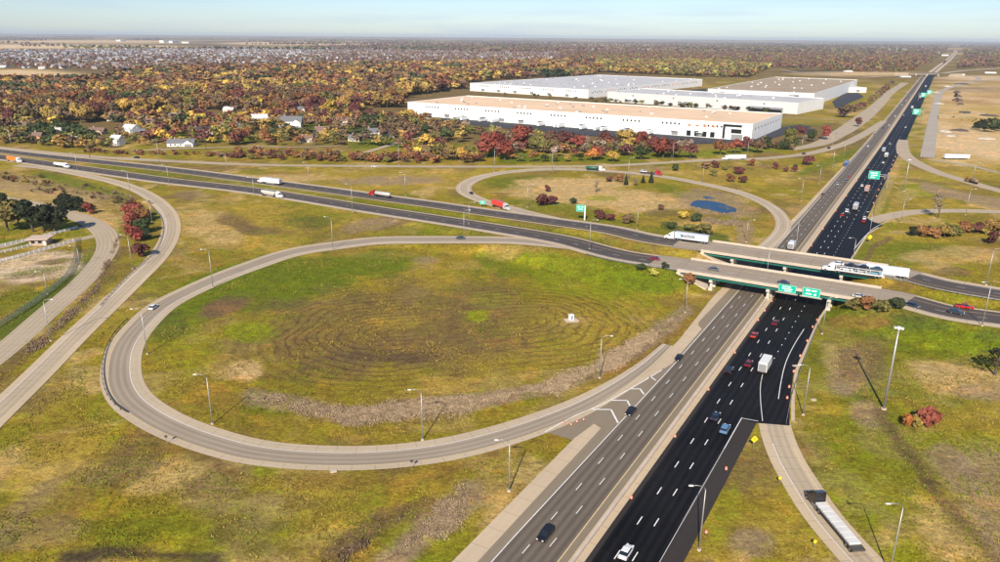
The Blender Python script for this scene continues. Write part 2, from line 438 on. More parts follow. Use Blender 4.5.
def vnoise(x, y, seed=0):
    xi = np.floor(x); yi = np.floor(y); fx = x-xi; fy = y-yi
    fx = fx*fx*(3-2*fx); fy = fy*fy*(3-2*fy)
    def h(a, b):
        v = np.sin(a*127.1+b*311.7+seed*74.7)*43758.5453; return v-np.floor(v)
    return (h(xi, yi)*(1-fx)+h(xi+1, yi)*fx)*(1-fy)+(h(xi, yi+1)*(1-fx)+h(xi+1, yi+1)*fx)*fy
def fbm(x, y, sc_, oct=4, seed=0):
    v = 0; a = .5; t = 0
    for i in range(oct): v = v+a*vnoise(x/sc_, y/sc_, seed+i*13); t += a; a *= .55; sc_ /= 2.1
    return v/t
PX, PY = P(X, np.maximum(Y, 60), Z)
C_ = {'grn': (.118, .142, .005), 'lime': (.235, .238, .007), 'oli': (.235, .172, .016), 'gold': (.355, .245, .036), 'tan': (.47, .32, .13), 'soil': (.155, .095, .045),
      'mauve': (.29, .20, .115), 'pale': (.62, .46, .27), 'dark': (.060, .042, .026), 'rust': (.24, .12, .035), 'grey': (.33, .285, .24), 'dgrn': (.06, .085, .018), 'wood': (.15, .095, .045)}
col = np.zeros(X.shape+(3,)); col[:] = C_['oli']
def paint(name, wgt):
    global col
    wgt = np.clip(wgt, 0, 1)[..., None]; col = col*(1-wgt)+np.array(C_[name])*wgt
nA = fbm(X, Y, 26, 5, 1); nB = fbm(X, Y, 11, 4, 5); nC = fbm(X, Y, 70, 4, 9); nD = fbm(X+Y*.3, Y*.45, 9, 4, 21)
paint('gold', sm((nA-.45)/.2)*.75); paint('grn', sm((nB-.5)/.18)*sm((nC-.42)/.25)*.6); paint('lime', sm((nD-.56)/.15)*.4)
paint('tan', sm((fbm(X, Y, 16, 4, 31)-.57)/.10)*.6); paint('soil', sm((fbm(X, Y, 26, 5, 37)-.58)/.10)*.6); paint('rust', sm((fbm(X, Y, 34, 4, 47)-.57)/.12)*.35)
def ell(cx, cy, rx, ry, ang=0, soft=.45, jit=.5):
    a = R(ang); dx = PX-cx; dy = PY-cy
    u = (dx*math.cos(a)+dy*math.sin(a))/rx; v = (-dx*math.sin(a)+dy*math.cos(a))/ry
    r = np.hypot(u, v)+(nB-.5)*jit*1.6+(nD-.5)*jit
    return sm((1-r)/soft+.5)*(Y > 60)
def line(pts, wd, soft=.6, jit=.6):
    d = np.full(X.shape, 1e9)
    for (a, b), (c, e) in zip(pts[:-1], pts[1:]):
        vx, vy = c-a, e-b; L2 = vx*vx+vy*vy
        t = np.clip(((PX-a)*vx+(PY-b)*vy)/L2, 0, 1); d = np.minimum(d, np.hypot(PX-a-vx*t, PY-b-vy*t))
    r = d/wd+(nB-.5)*jit*1.6+(nD-.5)*jit
    return sm((1-r)/soft+.5)*(Y > 60)
# inside of the big loop
paint('oli', ell(400,340,300,130)*.5)
paint('grn', ell(270,285,110,26,-8)*.95); paint('grn', ell(330,268,90,12,-3)*.8); paint('grn', ell(590,272,110,16,5)*.9); paint('lime', ell(560,268,60,9,5)*.6); paint('lime', ell(190,350,30,30)*.4)
paint('lime', ell(610,285,60,12)*.6); paint('dgrn', ell(648,284,30,10,5)*.7); paint('grn', ell(185,315,45,24,-30)*.7); paint('lime', ell(255,332,26,10)*.8)
paint('soil', ell(225,305,24,9,-20)*.6); paint('soil', ell(400,328,150,44)*.6); paint('soil', ell(500,320,70,22)*.35); paint('soil', ell(395,357,60,7)*.6)
paint('lime', ell(478,316,12,6)*.9); paint('lime', ell(490,300,24,7)*.4); paint('gold', ell(395,322,35,8)*.5); paint('gold', ell(560,330,70,30)*.35); paint('mauve', ell(425,260,16,5)*.7)
paint('tan', ell(248,372,14,12)*.7); paint('oli', ell(330,385,110,10)*.8); paint('soil', ell(320,375,70,9)*.4); paint('tan', ell(380,255,40,3)*.5)
paint('grn', ell(270,410,26,6)*.7); paint('rust', line([(600,380),(690,325)],5)*.5); paint('rust', ell(215,395,40,14,30)*.2); paint('rust', line([(560,410),(640,370)],4)*.4)
paint('mauve', line([(250,396),(300,403),(345,418),(400,408),(480,402),(560,385),(610,362),(650,338),(685,312)],8)*.95)
paint('tan', ell(571,321,17,5)*.4); paint('rust', line([(205,330),(300,262),(420,252)],4)*.25)
paint('soil', ell(105,460,45,8,-25)*.4); paint('tan', ell(225,505,50,8,5)*.4); paint('soil', ell(290,500,40,8,10)*.4); paint('grn', ell(110,410,20,20)*.4); paint('tan', ell(300,470,60,4,4)*.3); paint('rust', ell(70,440,40,14,-30)*.25)
paint('dark', line([(60,558),(110,551),(160,554),(220,558)],6)*.5); paint('mauve', ell(30,535,50,14,-10)*.4)
paint('soil', ell(225,305,26,10,-20,jit=.3)); paint('tan', ell(246,371,18,9,0,jit=.4)*.95); paint('tan', ell(225,374,14,6,0,jit=.4)*.6); paint('dark', ell(395,357,55,5,0,jit=.4)*.45); paint('soil', ell(430,348,100,14,-4)*.4); paint('grn', ell(300,275,130,16,-9,jit=.3)*.75); paint('lime', ell(250,330,24,10)*.8); paint('grn', ell(620,278,70,14,8,jit=.3)*.8); paint('lime', ell(590,290,70,10,10)*.5); paint('lime', ell(870,470,50,70)*.3); paint('grn', ell(960,345,60,12)*.7); paint('dgrn', ell(170,325,18,14,0)*.5)
paint('soil', ell(236,223,26,8,15,jit=.4)*.9); paint('soil', ell(380,224,34,7,-8,jit=.4)*.8); paint('tan', ell(212,230,34,16,25,jit=.4)*.75); paint('gold', ell(270,243,40,8)*.7); paint('mauve', ell(190,195,18,5,0,jit=.4)*.7); paint('tan', ell(255,178,50,4,0,jit=.4)*.7); paint('mauve', ell(395,180,50,4.5,0,jit=.4)*.9)
paint('mauve', ell(858,368,26,22,20,jit=.3)*.85); paint('dark', line([(836,350),(846,368),(858,395),(880,412),(892,425)],1.6,jit=.25)*.75); paint('tan', ell(968,378,50,12,8,jit=.3)*.95); paint('tan', ell(950,372,30,4,10,jit=.3)); paint('mauve', ell(990,470,26,40,-35,jit=.4)*.8)
# lower left field
paint('rust', line([(120,425),(250,480),(400,482),(560,435)],8)*.25); paint('gold', ell(60,470,70,25,-30)*.5); paint('tan', ell(330,540,40,12)*.3)
paint('dark', line([(60,560),(110,553),(160,556),(220,559)],5)*.85); paint('soil', ell(60,500,60,20,-30)*.35); paint('mauve', ell(20,510,45,10,-40)*.35)
paint('soil', line([(330,562),(380,520),(430,505)],12)*.8); paint('mauve', line([(390,562),(440,520),(470,500)],16)*.9); paint('grn', ell(150,530,60,14)*.45); paint('grn', ell(230,530,90,30)*.3)
# between the left ramps
paint('tan', line([(112,245),(112,225),(90,205),(60,198),(0,188)],8)*.6); paint('mauve', line([(0,180),(60,190),(120,200),(140,215)],8)*.5); paint('grn', line([(40,174),(110,192),(150,215)],4)*.8)
paint('soil', line([(120,250),(100,290),(50,335),(0,375)],5)*.55); paint('grn', line([(88,262),(60,290),(0,335)],9)*.85); paint('dgrn', line([(88,262),(60,290),(0,335)],4)*.5)
paint('grey', ell(30,268,45,14,-8)*.85); paint('tan', ell(20,262,30,5,-8)*.6); paint('soil', ell(50,262,18,3,-6)*.6); paint('grn', ell(15,243,30,4)*.9); paint('grn', ell(10,228,20,3)*.8); paint('grn', ell(5,305,30,8,-30)*.6)
# field right of B2, north of loop
paint('gold', ell(230,225,60,25)*.5); paint('tan', ell(215,228,30,14,20)*.6); paint('soil', ell(236,224,20,6,15)*.8); paint('soil', ell(185,196,14,5)*.5); paint('mauve', ell(370,225,26,6,-8)*.8); paint('soil', ell(262,231,22,5)*.7)
paint('dgrn', ell(310,222,24,6)*.6); paint('grn', ell(440,230,50,8)*.5)
paint('gold', ell(380,178,140,9)*.5); paint('mauve', ell(390,181,45,4)*.7); paint('tan', ell(290,178,40,4)*.6); paint('rust', ell(280,174,30,2.5)*.3)
# medians
paint('grn', line([(100,166),(300,192),(500,222),(640,248)],3.2)*.5)
# north-west loop inside
paint('grn', ell(520,183,40,7)*.8); paint('tan', ell(570,184,60,6)*.95); paint('tan', ell(600,197,90,11,5)*.85); paint('tan', ell(640,206,30,8)*.7); paint('grn', ell(560,208,60,5,6)*.6); paint('lime', ell(600,198,16,3)*.6)
paint('grn', ell(680,192,30,5,15)*.6); paint('tan', ell(700,225,22,5)*.5); paint('mauve', ell(718,205,40,12,12)*.75); paint('mauve', ell(745,232,9,14)*.85); paint('soil', ell(660,213,18,4)*.7); paint('dgrn', line([(665,226),(690,232),(725,240)],4)*.8)
paint('grn', ell(640,228,70,4,10)*.7)
# strip between north-west loop and main road
paint('gold', ell(740,178,60,10)*.5); paint('grn', ell(840,158,50,4,-22)*.8); paint('mauve', ell(650,168,20,3)*.5); paint('soil', ell(790,205,20,8)*.35)
paint('grn', line([(500,161),(660,156),(720,153),(800,147),(850,130)],3.2)*.85); paint('lime', line([(700,154),(800,148)],2.5)*.5)
# right side fields
paint('grn', ell(900,360,130,60)*.55); paint('grn', ell(870,470,60,80)*.4); paint('lime', ell(905,555,20,10,20)*.8); paint('lime', ell(960,440,60,12)*.5); paint('grn', line([(830,315),(900,330),(1000,345)],10)*.8)
paint('dgrn', ell(905,322,50,7,5)*.6); paint('rust', ell(860,322,30,7)*.6); paint('mauve', ell(848,372,17,24,10)*.9); paint('soil', ell(862,362,24,18)*.6); paint('mauve', ell(868,415,20,14,30)*.8); paint('tan', ell(830,355,8,12)*.4)
paint('tan', ell(960,380,50,15,8)*.8); paint('mauve', ell(985,392,30,8)*.6); paint('soil', line([(880,415),(905,450),(950,510),(1000,565)],7)*.8); paint('mauve', line([(940,455),(990,520),(1010,560)],14)*.7); paint('dark', line([(888,425),(908,455),(935,490)],2)*.5)
paint('mauve', ell(755,405,4,8)*.4); paint('mauve', ell(748,545,20,14)*.7); paint('lime', ell(720,520,14,30,20)*.4); paint('soil', ell(748,470,8,16)*.4); paint('dgrn', ell(990,335,20,5)*.5)
paint('grn', ell(900,250,60,16)*.7); paint('tan', ell(960,255,50,9)*.6); paint('soil', ell(950,272,18,4)*.7); paint('gold', ell(930,238,60,5)*.6); paint('soil', line([(866,262),(872,248),(890,238)],2.2,jit=.2)*.9)
paint('lime', ell(925,190,26,7)*.7); paint('tan', ell(905,195,12,6)*.4); paint('mauve', line([(925,186),(950,194),(1000,203)],4.5)*.9); paint('gold', ell(890,205,14,12)*.5)
paint('grn', line([(882,172),(886,200),(880,215)],5)*.6); paint('gold', ell(970,170,40,9)*.5)
paint('tan', ell(985,120,60,34)*.55); paint('rust', ell(965,135,30,4,-5)*.5); paint('dark', ell(985,132,22,3.5,4,jit=.3)*.7); paint('soil', line([(955,92),(960,100),(958,108),(990,112)],2,jit=.4)*.8)
rf = (PX > 928)*(PY > 76)*(PY < 166)*(PX > 928+np.clip(150-PY, 0, 80)*.12)
paint('tan', rf*.55); paint('gold', rf*sm((nC-.45)/.15)*.6); paint('rust', rf*sm((fbm(X, Y, 60, 4, 61)-.55)/.1)*.5); paint('soil', rf*sm((fbm(X, Y*.4, 40, 4, 71)-.6)/.08)*.8); paint('tan', rf*sm((fbm(X, Y*.5, 50, 4, 81)-.58)/.08)*.9)
paint('grn', line([(905,138),(918,112),(932,88)],3.0,jit=.15)*.9)
paint('tan', ell(985,110,60,32)*.9); paint('gold', ell(990,115,45,8)*.5); paint('tan', ell(970,150,45,12)*.85); paint('soil', ell(965,88,22,3)*.6); paint('rust', ell(985,100,40,5)*.45); paint('mauve', ell(990,90,50,3)*.7); paint('tan', ell(985,79,40,3)*.6)
# distance
farw = sm((Y-620)/120)
inwood = sm((Y-640)/90)*(1-sm((X-330)/120))*sm((X*-1+560)/100)
paint('wood', inwood*.85*(PY < 160)*(PX < 870))
for a, b, c, d in ((185,136,70,3.5),(215,139,50,2.5),(360,134,25,6),(400,148,50,6),(395,143,60,4),(330,128,30,5),(130,137,30,2.5),(520,156,60,3.2),(620,150,60,2.5),(560,159,120,2)): paint('grn', ell(a, b, c, d, 3)*.85)
paint('lime', ell(270,136,18,4)*.6); paint('gold', ell(400,152,40,4)*.5)
fm = sm((Y-1500)/600)
paint('wood', fm*.7)
paint('gold', ell(35,76,52,6,2,jit=.08)*1.0); paint('tan', ell(35,76,52,6,2,jit=.08)*.75)
paint('grn', ell(20,82.5,40,1.6,0,jit=.05)*.6)
f2 = sm((Y-3300)/800)
cell = vnoise(X/900, Y/1400, 3); cell2 = vnoise(X/500+7, Y/2200, 8)
paint('tan', f2*sm((cell-.5)/.08)*.7); paint('mauve', f2*sm((cell2-.5)/.1)*.6); paint('wood', f2*sm((.35-cell)/.1)*.8)
paint('tan', line([(-20,47.5),(60,47.3),(120,47.5),(180,48)],2.2,jit=.05)*.95); paint('tan', ell(75,42,110,1.2,0,jit=.05)*.9); paint('tan', ell(320,44,90,1.8,0,jit=.05)*.9)
paint('tan', ell(590,46,60,1.3,0,jit=.05)*.8)
paint('rust', ell(860,74,60,4,0,jit=.1)*.4); paint('tan', ell(850,74,60,2.2,0,jit=.1)*.7); paint('dark', ell(815,72,35,2.2,0,jit=.1)*.8)
paint('grn', ell(880,100,26,2,-45,jit=.1)*.4); paint('tan', ell(850,112,16,3)*.5); paint('grn', ell(800,122,30,5)*.5); paint('gold', ell(805,120,40,4)*.5)
# construction edges along the main road keep a dusty verge
s_, o_ = inv_so(X, Y)
paint('tan', (np.abs(o_-20.5-drift(s_)) < 3)*(s_ > 330)*.4)

paint('pale', line([(-20,46.5),(60,46.5),(120,47),(175,47.8)],1.6,jit=.05)*.9); paint('pale', ell(75,41.5,110,.9,0,jit=.05)*.6); paint('pale', ell(320,43.5,100,1.5,0,jit=.05)*.8); paint('pale', ell(30,75.5,52,5.5,2,jit=.05)*.7); paint('pale', ell(590,45.5,60,1.0,0,jit=.05)*.7); paint('pale', ell(860,73.5,70,1.8,0,jit=.1)*.5); paint('pale', ell(985,78,50,2.5,0,jit=.2)*.6); paint('pale', rf*sm((fbm(X, Y*.6, 55, 4, 91)-.5)/.1)*.5)
paint('pale', ell(30,268,48,15,-8,jit=.3)*.6); paint('soil', ell(52,262,20,2.5,-6,jit=.5)*.7); paint('soil', ell(25,276,28,2.5,-8,jit=.5)*.5); paint('grn', ell(30,272,40,2,-8,jit=.6)*.5)
# road verges are drier, cut low
idx = np.arange(X.size).reshape(X.shape)
faces = np.stack([idx[:-1, :-1], idx[:-1, 1:], idx[1:, 1:], idx[1:, :-1]], -1).reshape(-1, 4)
gm = bpy.data.materials.new('grass_and_soil'); gm.use_nodes = True; t = gm.node_tree; L_ = t.links.new
b = t.nodes['Principled BSDF']; b.inputs['Roughness'].default_value = .95; b.inputs['Specular IOR Level'].default_value = .1
at = N(t, 'ShaderNodeAttribute', attribute_name='col'); ge = N(t, 'ShaderNodeNewGeometry')
def M(op, a, b_=None, c=None, tt=t):
    n = N(tt, 'ShaderNodeMath', operation=op)
    for i, v in enumerate((a, b_, c)):
        if v is None: continue
        if isinstance(v, (int, float)): n.inputs[i].default_value = v
        else: tt.links.new(v, n.inputs[i])
    return n.outputs[0]
def noise(scale, vec, det=5, rough=.65, dist=0.0):
    n = N(t, 'ShaderNodeTexNoise'); n.inputs['Scale'].default_value = scale; n.inputs['Detail'].default_value = det; n.inputs['Roughness'].default_value = rough
    n.inputs['Distortion'].default_value = dist; L_(vec, n.inputs['Vector']); return n.outputs['Fac']
def mrange(v, a, b_, c, d):
    n = N(t, 'ShaderNodeMapRange'); L_(v, n.inputs['Value'])
    for i, q in zip(('From Min', 'From Max', 'To Min', 'To Max'), (a, b_, c, d)): n.inputs[i].default_value = q
    return n.outputs[0]
pos = ge.outputs['Position']
n0 = noise(3.2, pos, 3, .8); n1 = noise(1.0, pos, 6, .8); n2 = noise(.28, pos, 6, .7, .4); n3 = noise(.07, pos, 5, .65, .6)
mps = N(t, 'ShaderNodeMapping'); mps.inputs['Rotation'].default_value = (0, 0, R(35)); mps.inputs['Scale'].default_value = (.25, 1.3, 1); L_(pos, mps.inputs[0])
n4 = noise(.45, mps.outputs[0], 5, .7)
v = M('MULTIPLY', mrange(n1, .32, .68, .55, 1.5), mrange(n2, .32, .68, .68, 1.38)); v = M('MULTIPLY', v, mrange(n0, .3, .7, .65, 1.35))
v = M('MULTIPLY', v, mrange(n4, .3, .7, .88, 1.14))
# hue shift: tufts of dry grass and patches of green
mixA = N(t, 'ShaderNodeMix', data_type='RGBA', blend_type='MULTIPLY'); L_(at.outputs['Color'], mixA.inputs[6]); mixA.inputs[7].default_value = (1.5, 1.25, 1.1, 1)
L_(mrange(n3, .52, .66, 0, .8), mixA.inputs[0])
mixB = N(t, 'ShaderNodeMix', data_type='RGBA', blend_type='MULTIPLY'); L_(mixA.outputs[2], mixB.inputs[6]); mixB.inputs[7].default_value = (.74, .98, .45, 1)
sc1 = N(t, 'ShaderNodeSeparateColor'); L_(at.outputs['Color'], sc1.inputs[0]); dryk = mrange(sc1.outputs[0], .27, .38, 1, 0)
L_(M('MULTIPLY', mrange(n2, .50, .62, 0, .7), dryk), mixB.inputs[0])
mixC = N(t, 'ShaderNodeMix', data_type='RGBA'); L_(mixB.outputs[2], mixC.inputs[6]); mixC.inputs[7].default_value = (.36, .27, .12, 1)
L_(M('MULTIPLY', mrange(n1, .56, .70, 0, .35), mrange(n3, .40, .55, .1, 1)), mixC.inputs[0])
# mowing rows round the loop's centre line
PA = G(385, 333); PB = G(530, 322)
sx = N(t, 'ShaderNodeSeparateXYZ'); L_(pos, sx.inputs[0])
dv = PB-PA; LL = float(dv@dv)
nw = noise(.035, pos, 3, .5)
xx = M('ADD', sx.outputs[0], mrange(nw, 0, 1, -9, 9)); yy = M('ADD', sx.outputs[1], mrange(noise(.05, mps.outputs[0], 3, .5), 0, 1, -4, 4))
rx = M('SUBTRACT', xx, float(PA[0])); ry = M('SUBTRACT', yy, float(PA[1]))
tt_ = N(t, 'ShaderNodeClamp'); L_(M('ADD', M('MULTIPLY', rx, float(dv[0]/LL)), M('MULTIPLY', ry, float(dv[1]/LL))), tt_.inputs[0])
ex = M('SUBTRACT', rx, M('MULTIPLY', tt_.outputs[0], float(dv[0]))); ey = M('SUBTRACT', ry, M('MULTIPLY', tt_.outputs[0], float(dv[1])))
dd = M('SQRT', M('ADD', M('MULTIPLY', ex, ex), M('MULTIPLY', ey, ey)))
dd = M('ADD', dd, mrange(n2, 0, 1, -1.5, 1.5))
wv = M('SINE', M('MULTIPLY', dd, 2*math.pi/3.5))
wv = mrange(wv, .15, .95, 0, 1)
fade = mrange(dd, 34, 60, 1, 0); fade = M('MULTIPLY', fade, mrange(n3, .34, .46, .15, 1))
fade = M('MULTIPLY', fade, mrange(n4, .3, .6, .2, 1)); ends = M('ABSOLUTE', M('SUBTRACT', tt_.outputs[0], .5)); fade = M('MULTIPLY', fade, mrange(ends, .15, .5, .35, 1.0)); 
mixD = N(t, 'ShaderNodeMix', data_type='RGBA'); L_(mixC.outputs[2], mixD.inputs[6]); mixD.inputs[7].default_value = (.060, .032, .020, 1)
L_(M('MULTIPLY', M('MULTIPLY', wv, fade), .62), mixD.inputs[0])
sv = N(t, 'ShaderNodeVectorMath', operation='SCALE'); L_(mixD.outputs[2], sv.inputs[0]); L_(v, sv.inputs['Scale']); L_(sv.outputs[0], b.inputs['Base Color'])
bp = N(t, 'ShaderNodeBump'); bp.inputs['Strength'].default_value = .7; bp.inputs['Distance'].default_value = .5
L_(M('ADD', n1, M('MULTIPLY', n2, 2.0)), bp.inputs['Height']); L_(bp.outputs[0], b.inputs['Normal'])
gme = fast_mesh('ground', np.stack([X, Y, Z], -1).reshape(-1, 3), faces, [gm], col.reshape(-1, 3), smooth=True)
ground = link('ground', gme); ground['kind'] = 'structure'

#@@ROADS
# ------------------------------------------------------------------ main road (straight, seen end on) and its markings
ss = np.concatenate([np.arange(-90, 500, 3.0), np.arange(500, 1000, 6.0), np.arange(1000, 2500, 20.0), np.arange(2500, 9001, 100.0)])
CM = np.array([(*SO(s, 0), 0.0) for s in ss])
near_m = CM[ss <= 2420]; S_near = ss[ss <= 2420]
def fn(tab, cc=None):
    a = np.array(tab, float)
    return lambda L: np.interp(L-90, a[:, 0], a[:, 1])
OUT = [(-90,-21.8),(60,-20.2),(95,-17.8),(117,-17.7),(165,-19.7),(210,-19),(338,-16.7),(633,-14.8),(2400,-13.5)]
CIN = [(-90,-17.1),(80,-16.6),(96,-13.7),(129,-13.9),(133,-16.7),(230,-16.2),(300,-14.8),(340,-14.2),(2400,-11.9)]
WL = [(-90,-14.7),(0,-14.55),(92,-13.0),(300,-13.0),(2400,-11.2)]
RE = [(-90,17.0),(10,16.6),(72,16.6),(75,24.2),(90,21.6),(109,19.3),(160,18.6),(199,20.7),(250,19.5),(300,21.3),(320,25.0),(329,27.5),(334,21),(342,18),(474,17.9),(632,17.7),(655,18.5),(664,21.5),(672,18.2),(2400,18.6)]
I = lambda tab: fn(tab)
ribbon('southbound_carriageway', near_m, [(fn(OUT), fn(CIN), CONC), (fn(CIN), fn(WL), ASPHS), (fn(WL), -3.9, ASPH), (-3.9, -2.2, ASPHS), (-2.2, .45, CONC)], .075)
ribbon('northbound_carriageway', near_m, [(.45, 1.5, BLACKD), (1.5, 12.6, BLACK), (12.6, fn(RE), BLACK)], .075)
cut_ = near_m[(S_near <= 73)]
ribbon('weathered_shoulder', cut_, [(12.75, 16.62, BLACKS)], .080)
edge = near_m[(S_near >= 76) & (S_near <= 322)]
def fno(tab, d):
    a = np.array(tab, float); return lambda L: np.interp(L-90+166, a[:, 0], a[:, 1])+d
ribbon('concrete_edging', edge, [(fno(RE, 0), fno(RE, .9), CONC)], .082)
far_m = np.array([(*SO(s, 3), 0.3) for s in np.arange(2600, 9001, 100)])
ribbon('distant_highway', far_m, [(-13, -2, CONC), (-2, 2, LOT), (2, 13, CONC)], .1)

def line_strip(V, F, c, o, wd, lift, a=None, b=None):
    pass
class Marks:
    def __init__(s): s.V = []; s.F = []; s.M = []
    def quad(s, p, m):
        b = len(s.V); s.V += p; s.F.append((b, b+1, b+2, b+3)); s.M.append(m)
    def along(s, c, o, wd, lift, dash=None, rng=None, m=0, phase=0):
        """o: scalar or function(arclength)"""
        L = arclen(c); n = frames(c); tot = L[-1]; lo_, hi_ = rng or (0, tot)
        def at(l):
            x = np.interp(l, L, c[:, 0]); y = np.interp(l, L, c[:, 1]); z = np.interp(l, L, c[:, 2]); nx = np.interp(l, L, n[:, 0]); ny = np.interp(l, L, n[:, 1])
            oo = o(l) if callable(o) else o*(np.interp(l, L, c[:, 3]) if c.shape[1] > 3 else 1)
            return x, y, z, nx, ny, oo
        l = lo_+phase
        while l < hi_:
            e = min(l+(dash[0] if dash else 3.0), hi_)
            a = at(l); b_ = at(e)
            q = []
            for (x, y, z, nx, ny, oo), sg in ((a, -1), (a, 1), (b_, 1), (b_, -1)):
                q.append((x+nx*(oo+sg*wd/2), y+ny*(oo+sg*wd/2), z+lift))
            s.quad(q, m)
            l = l+dash[1] if dash else e
    def seg(s, p, q, wd, lift, m=0):
        p = np.array(p, float); q = np.array(q, float); d = (q-p)[:2]; d /= np.linalg.norm(d); n = np.array([d[1], -d[0]])*wd/2
        z = lift
        s.quad([(p[0]-n[0], p[1]-n[1], z), (p[0]+n[0], p[1]+n[1], z), (q[0]+n[0], q[1]+n[1], z), (q[0]-n[0], q[1]-n[1], z)], m)
    def build(s, name):
        me = bpy.data.meshes.new(name); me.from_pydata(s.V, [], s.F); me.materials.append(PAINT); me.materials.append(PAINTY)
        me.polygons.foreach_set('material_index', s.M); o = link(name, me); o['kind'] = 'structure'; return o
mk = Marks(); LF = .088
wl = fn(WL)
mk.along(near_m, lambda l: float(wl(l)), .2, LF)
mk.along(near_m, -3.85, .2, LF, m=1)
SD = 90-7.5
mk.along(near_m, -10.75, .17, LF, dash=(3.1, 12.2), rng=(0, 1500), phase=1.0)
mk.along(near_m, -7.15, .17, LF, dash=(3.1, 12.2), rng=(0, 1500), phase=5.5)
# measured: a dash of the black road's first line lies at (640.3, 520.8)
s1 = float((G(640.3, 520.8)-A0)@D0)+90-1.5
mk.along(near_m, 5.0, .22, LF, dash=(3.0, 12.25), rng=(0, 1300), phase=s1 % 12.25)
mk.along(near_m, 8.15, .22, LF, dash=(3.0, 12.25), rng=(0, 1300), phase=(s1+1.2) % 12.25)
mk.along(near_m, 12.2, .24, LF, dash=(.9, 6.1), rng=(188, 420), phase=0)
mk.along(near_m, 12.0, .22, LF, dash=(3.0, 12.25), rng=(420, 1300), phase=3)
mk.along(near_m, 15.6, .22, LF, dash=(1.0, 6.1), rng=(430, 740), phase=3)
mk.along(near_m, 12.68, .09, LF, rng=(0, 145)); mk.along(near_m, 12.68, .2, LF, rng=(112, 163))
mk.seg(SO(72.6, 12.6), SO(73.2, 16.8), .22, LF)
cv = catmull([(*SO(s, o), 0) for s, o in ((88.9,18.8),(100.5,17.3),(115.6,15.9),(131,15.6),(147.4,16.0))], 2); mk.along(cv, 0, .2, LF)
cv = catmull([(*G(a, b_), 0) for a, b_ in ((762.5,421),(760.5,400),(760.5,385),(764,370),(770,356))], 2); mk.along(cv, 0, .16, LF)
cv = catmull([(*G(a, b_), 0) for a, b_ in ((854,249.6),(865.5,236),(876,227),(889,221))], 2); mk.along(cv, 0, .3, LF)
# gore chevrons
for pp in (((549+43.5,409.5),(611,409.7),(618,423)), ((611.5,400.5),(627,400.5),(632,409.5)), ((630.5,389),(640,389),(644,394.5)), ((647,378.2),(651,377.3),(656,380.5))):
    g = [G(*q) for q in pp]; mk.seg(g[0], g[1], .45, .100); mk.seg(g[1], g[2], .45, .100)
cv = catmull([(*G(a, b_), 0) for a, b_ in ((545,432),(580,413.5),(600,405.5),(620,394.5),(645,380.5),(662,370))], 2); mk.along(cv, 0, .28, .100)

# ------------------------------------------------------------------ crossing road and ramps
def cut(c, a, b_):
    o = (c[:, :2]-A0)@N0; k = c[(o > a) & (o < b_)]; L_1 = []
    if o.min() < a: L_1 = [[np.interp(a, o, c[:, j]) for j in range(c.shape[1])]]
    R_1 = [[np.interp(b_, o, c[:, j]) for j in range(c.shape[1])]] if o.max() > b_ else []
    return np.array(L_1+k.tolist()+R_1)
def oo_(px_, py_): g = GZ(px_, py_); return float((g[:2]-A0)@N0)
nl, nrt = oo_(652, 262), oo_(908, 300); fl, frt = oo_(676, 243), oo_(912, 281)
for nm, c, l, r_, strips, dk in (
    ('eastbound_carriageway', C_N, nl, nrt, [(-8.8, -7.4, CONC), (-7.4, 5.7, ASPHE), (5.7, 9.2, CONC)], [(-9.3, 9.3, DECK)]),
    ('westbound_carriageway', C_F, fl, frt, [(-9.2, -6.2, CONC), (-6.2, 6.6, ASPHE), (6.6, 8.0, CONC)], [(-9.3, 9.3, DECK)])):
    cc = cut(c, -5000, l); ribbon(nm, cc, strips, .10)
    cc = cut(c, r_, 5000); ribbon(nm, cc, strips, .10)
    ribbon('approach_slab', cut(c, l, -36), dk, .104); ribbon('approach_slab', cut(c, 36, r_), dk, .104)
    for a, b_ in ((-5000, 5000),):
        cc = cut(c, a, b_)
        sg = 1 if c is C_N else -1
        mk.along(cc, 5.3*sg, .17, .115); mk.along(cc, -3.9*sg, .17, .115, m=1)
        mk.along(cc, .7*sg, .16, .115, dash=(3, 12.2))
def ramp(nm, c, strips, lift=.07, side=4.0, mark=True, yside=-1):
    o = ribbon(nm, c, strips, lift)
    return o
LOOPS = [(-5.3, -3.6, LOOPC), (-3.6, 2.3, RAMPA), (2.3, 5.3, LOOPC)]
LOOPS2 = [(-5.3, -2.3, LOOPC), (-2.3, 3.4, RAMPA), (3.4, 5.3, LOOPC)]
ramp('loop_ramp', B1, LOOPS2, .092)
mk.along(B1, -2.25, .15, .104); mk.along(B1, 3.3, .15, .104, m=1)
ramp('outer_ramp', B2, [(-4.5, -2.6, CONC), (-2.6, 2.3, RAMPC), (2.3, 4.5, CONC)], .13)
mk.along(B2, -2.4, .14, .145, m=1); mk.along(B2, 2.2, .14, .145)
ramp('frontage_road', B3, [(-4.4, 4.6, RAMPC)], .07)
ramp('northwest_loop_ramp', B4, [(-4.6, -2.4, LOOPC), (-2.4, 2.4, RAMPC), (2.4, 4.6, LOOPC)], .096)
mk.along(B4, -2.4, .15, .106); mk.along(B4, 2.4, .15, .106)
ramp('northern_connector', B5, [(-5, 5, RAMPC)], .085)
ramp('northeast_ramp', B6, [(-5.2, 5.2, RAMPC)], .085)
ramp('gravel_service_road', B7, [(-5.5, 5.5, DIRT)], .3)
ramp('east_loop_ramp', B8, [(-4.4, 4.4, RAMPC)], .070)
ramp('exit_ramp', B9, [(-4.2, -2.2, CONC), (-2.2, 2.0, RAMPC), (2.0, 4.2, CONC)], .07)
L9 = arclen(B9)[-1]; mk.along(B9, -3.0, .16, LF, m=1, rng=(24, L9)); mk.along(B9, 1.9, .14, LF, rng=(24, L9))
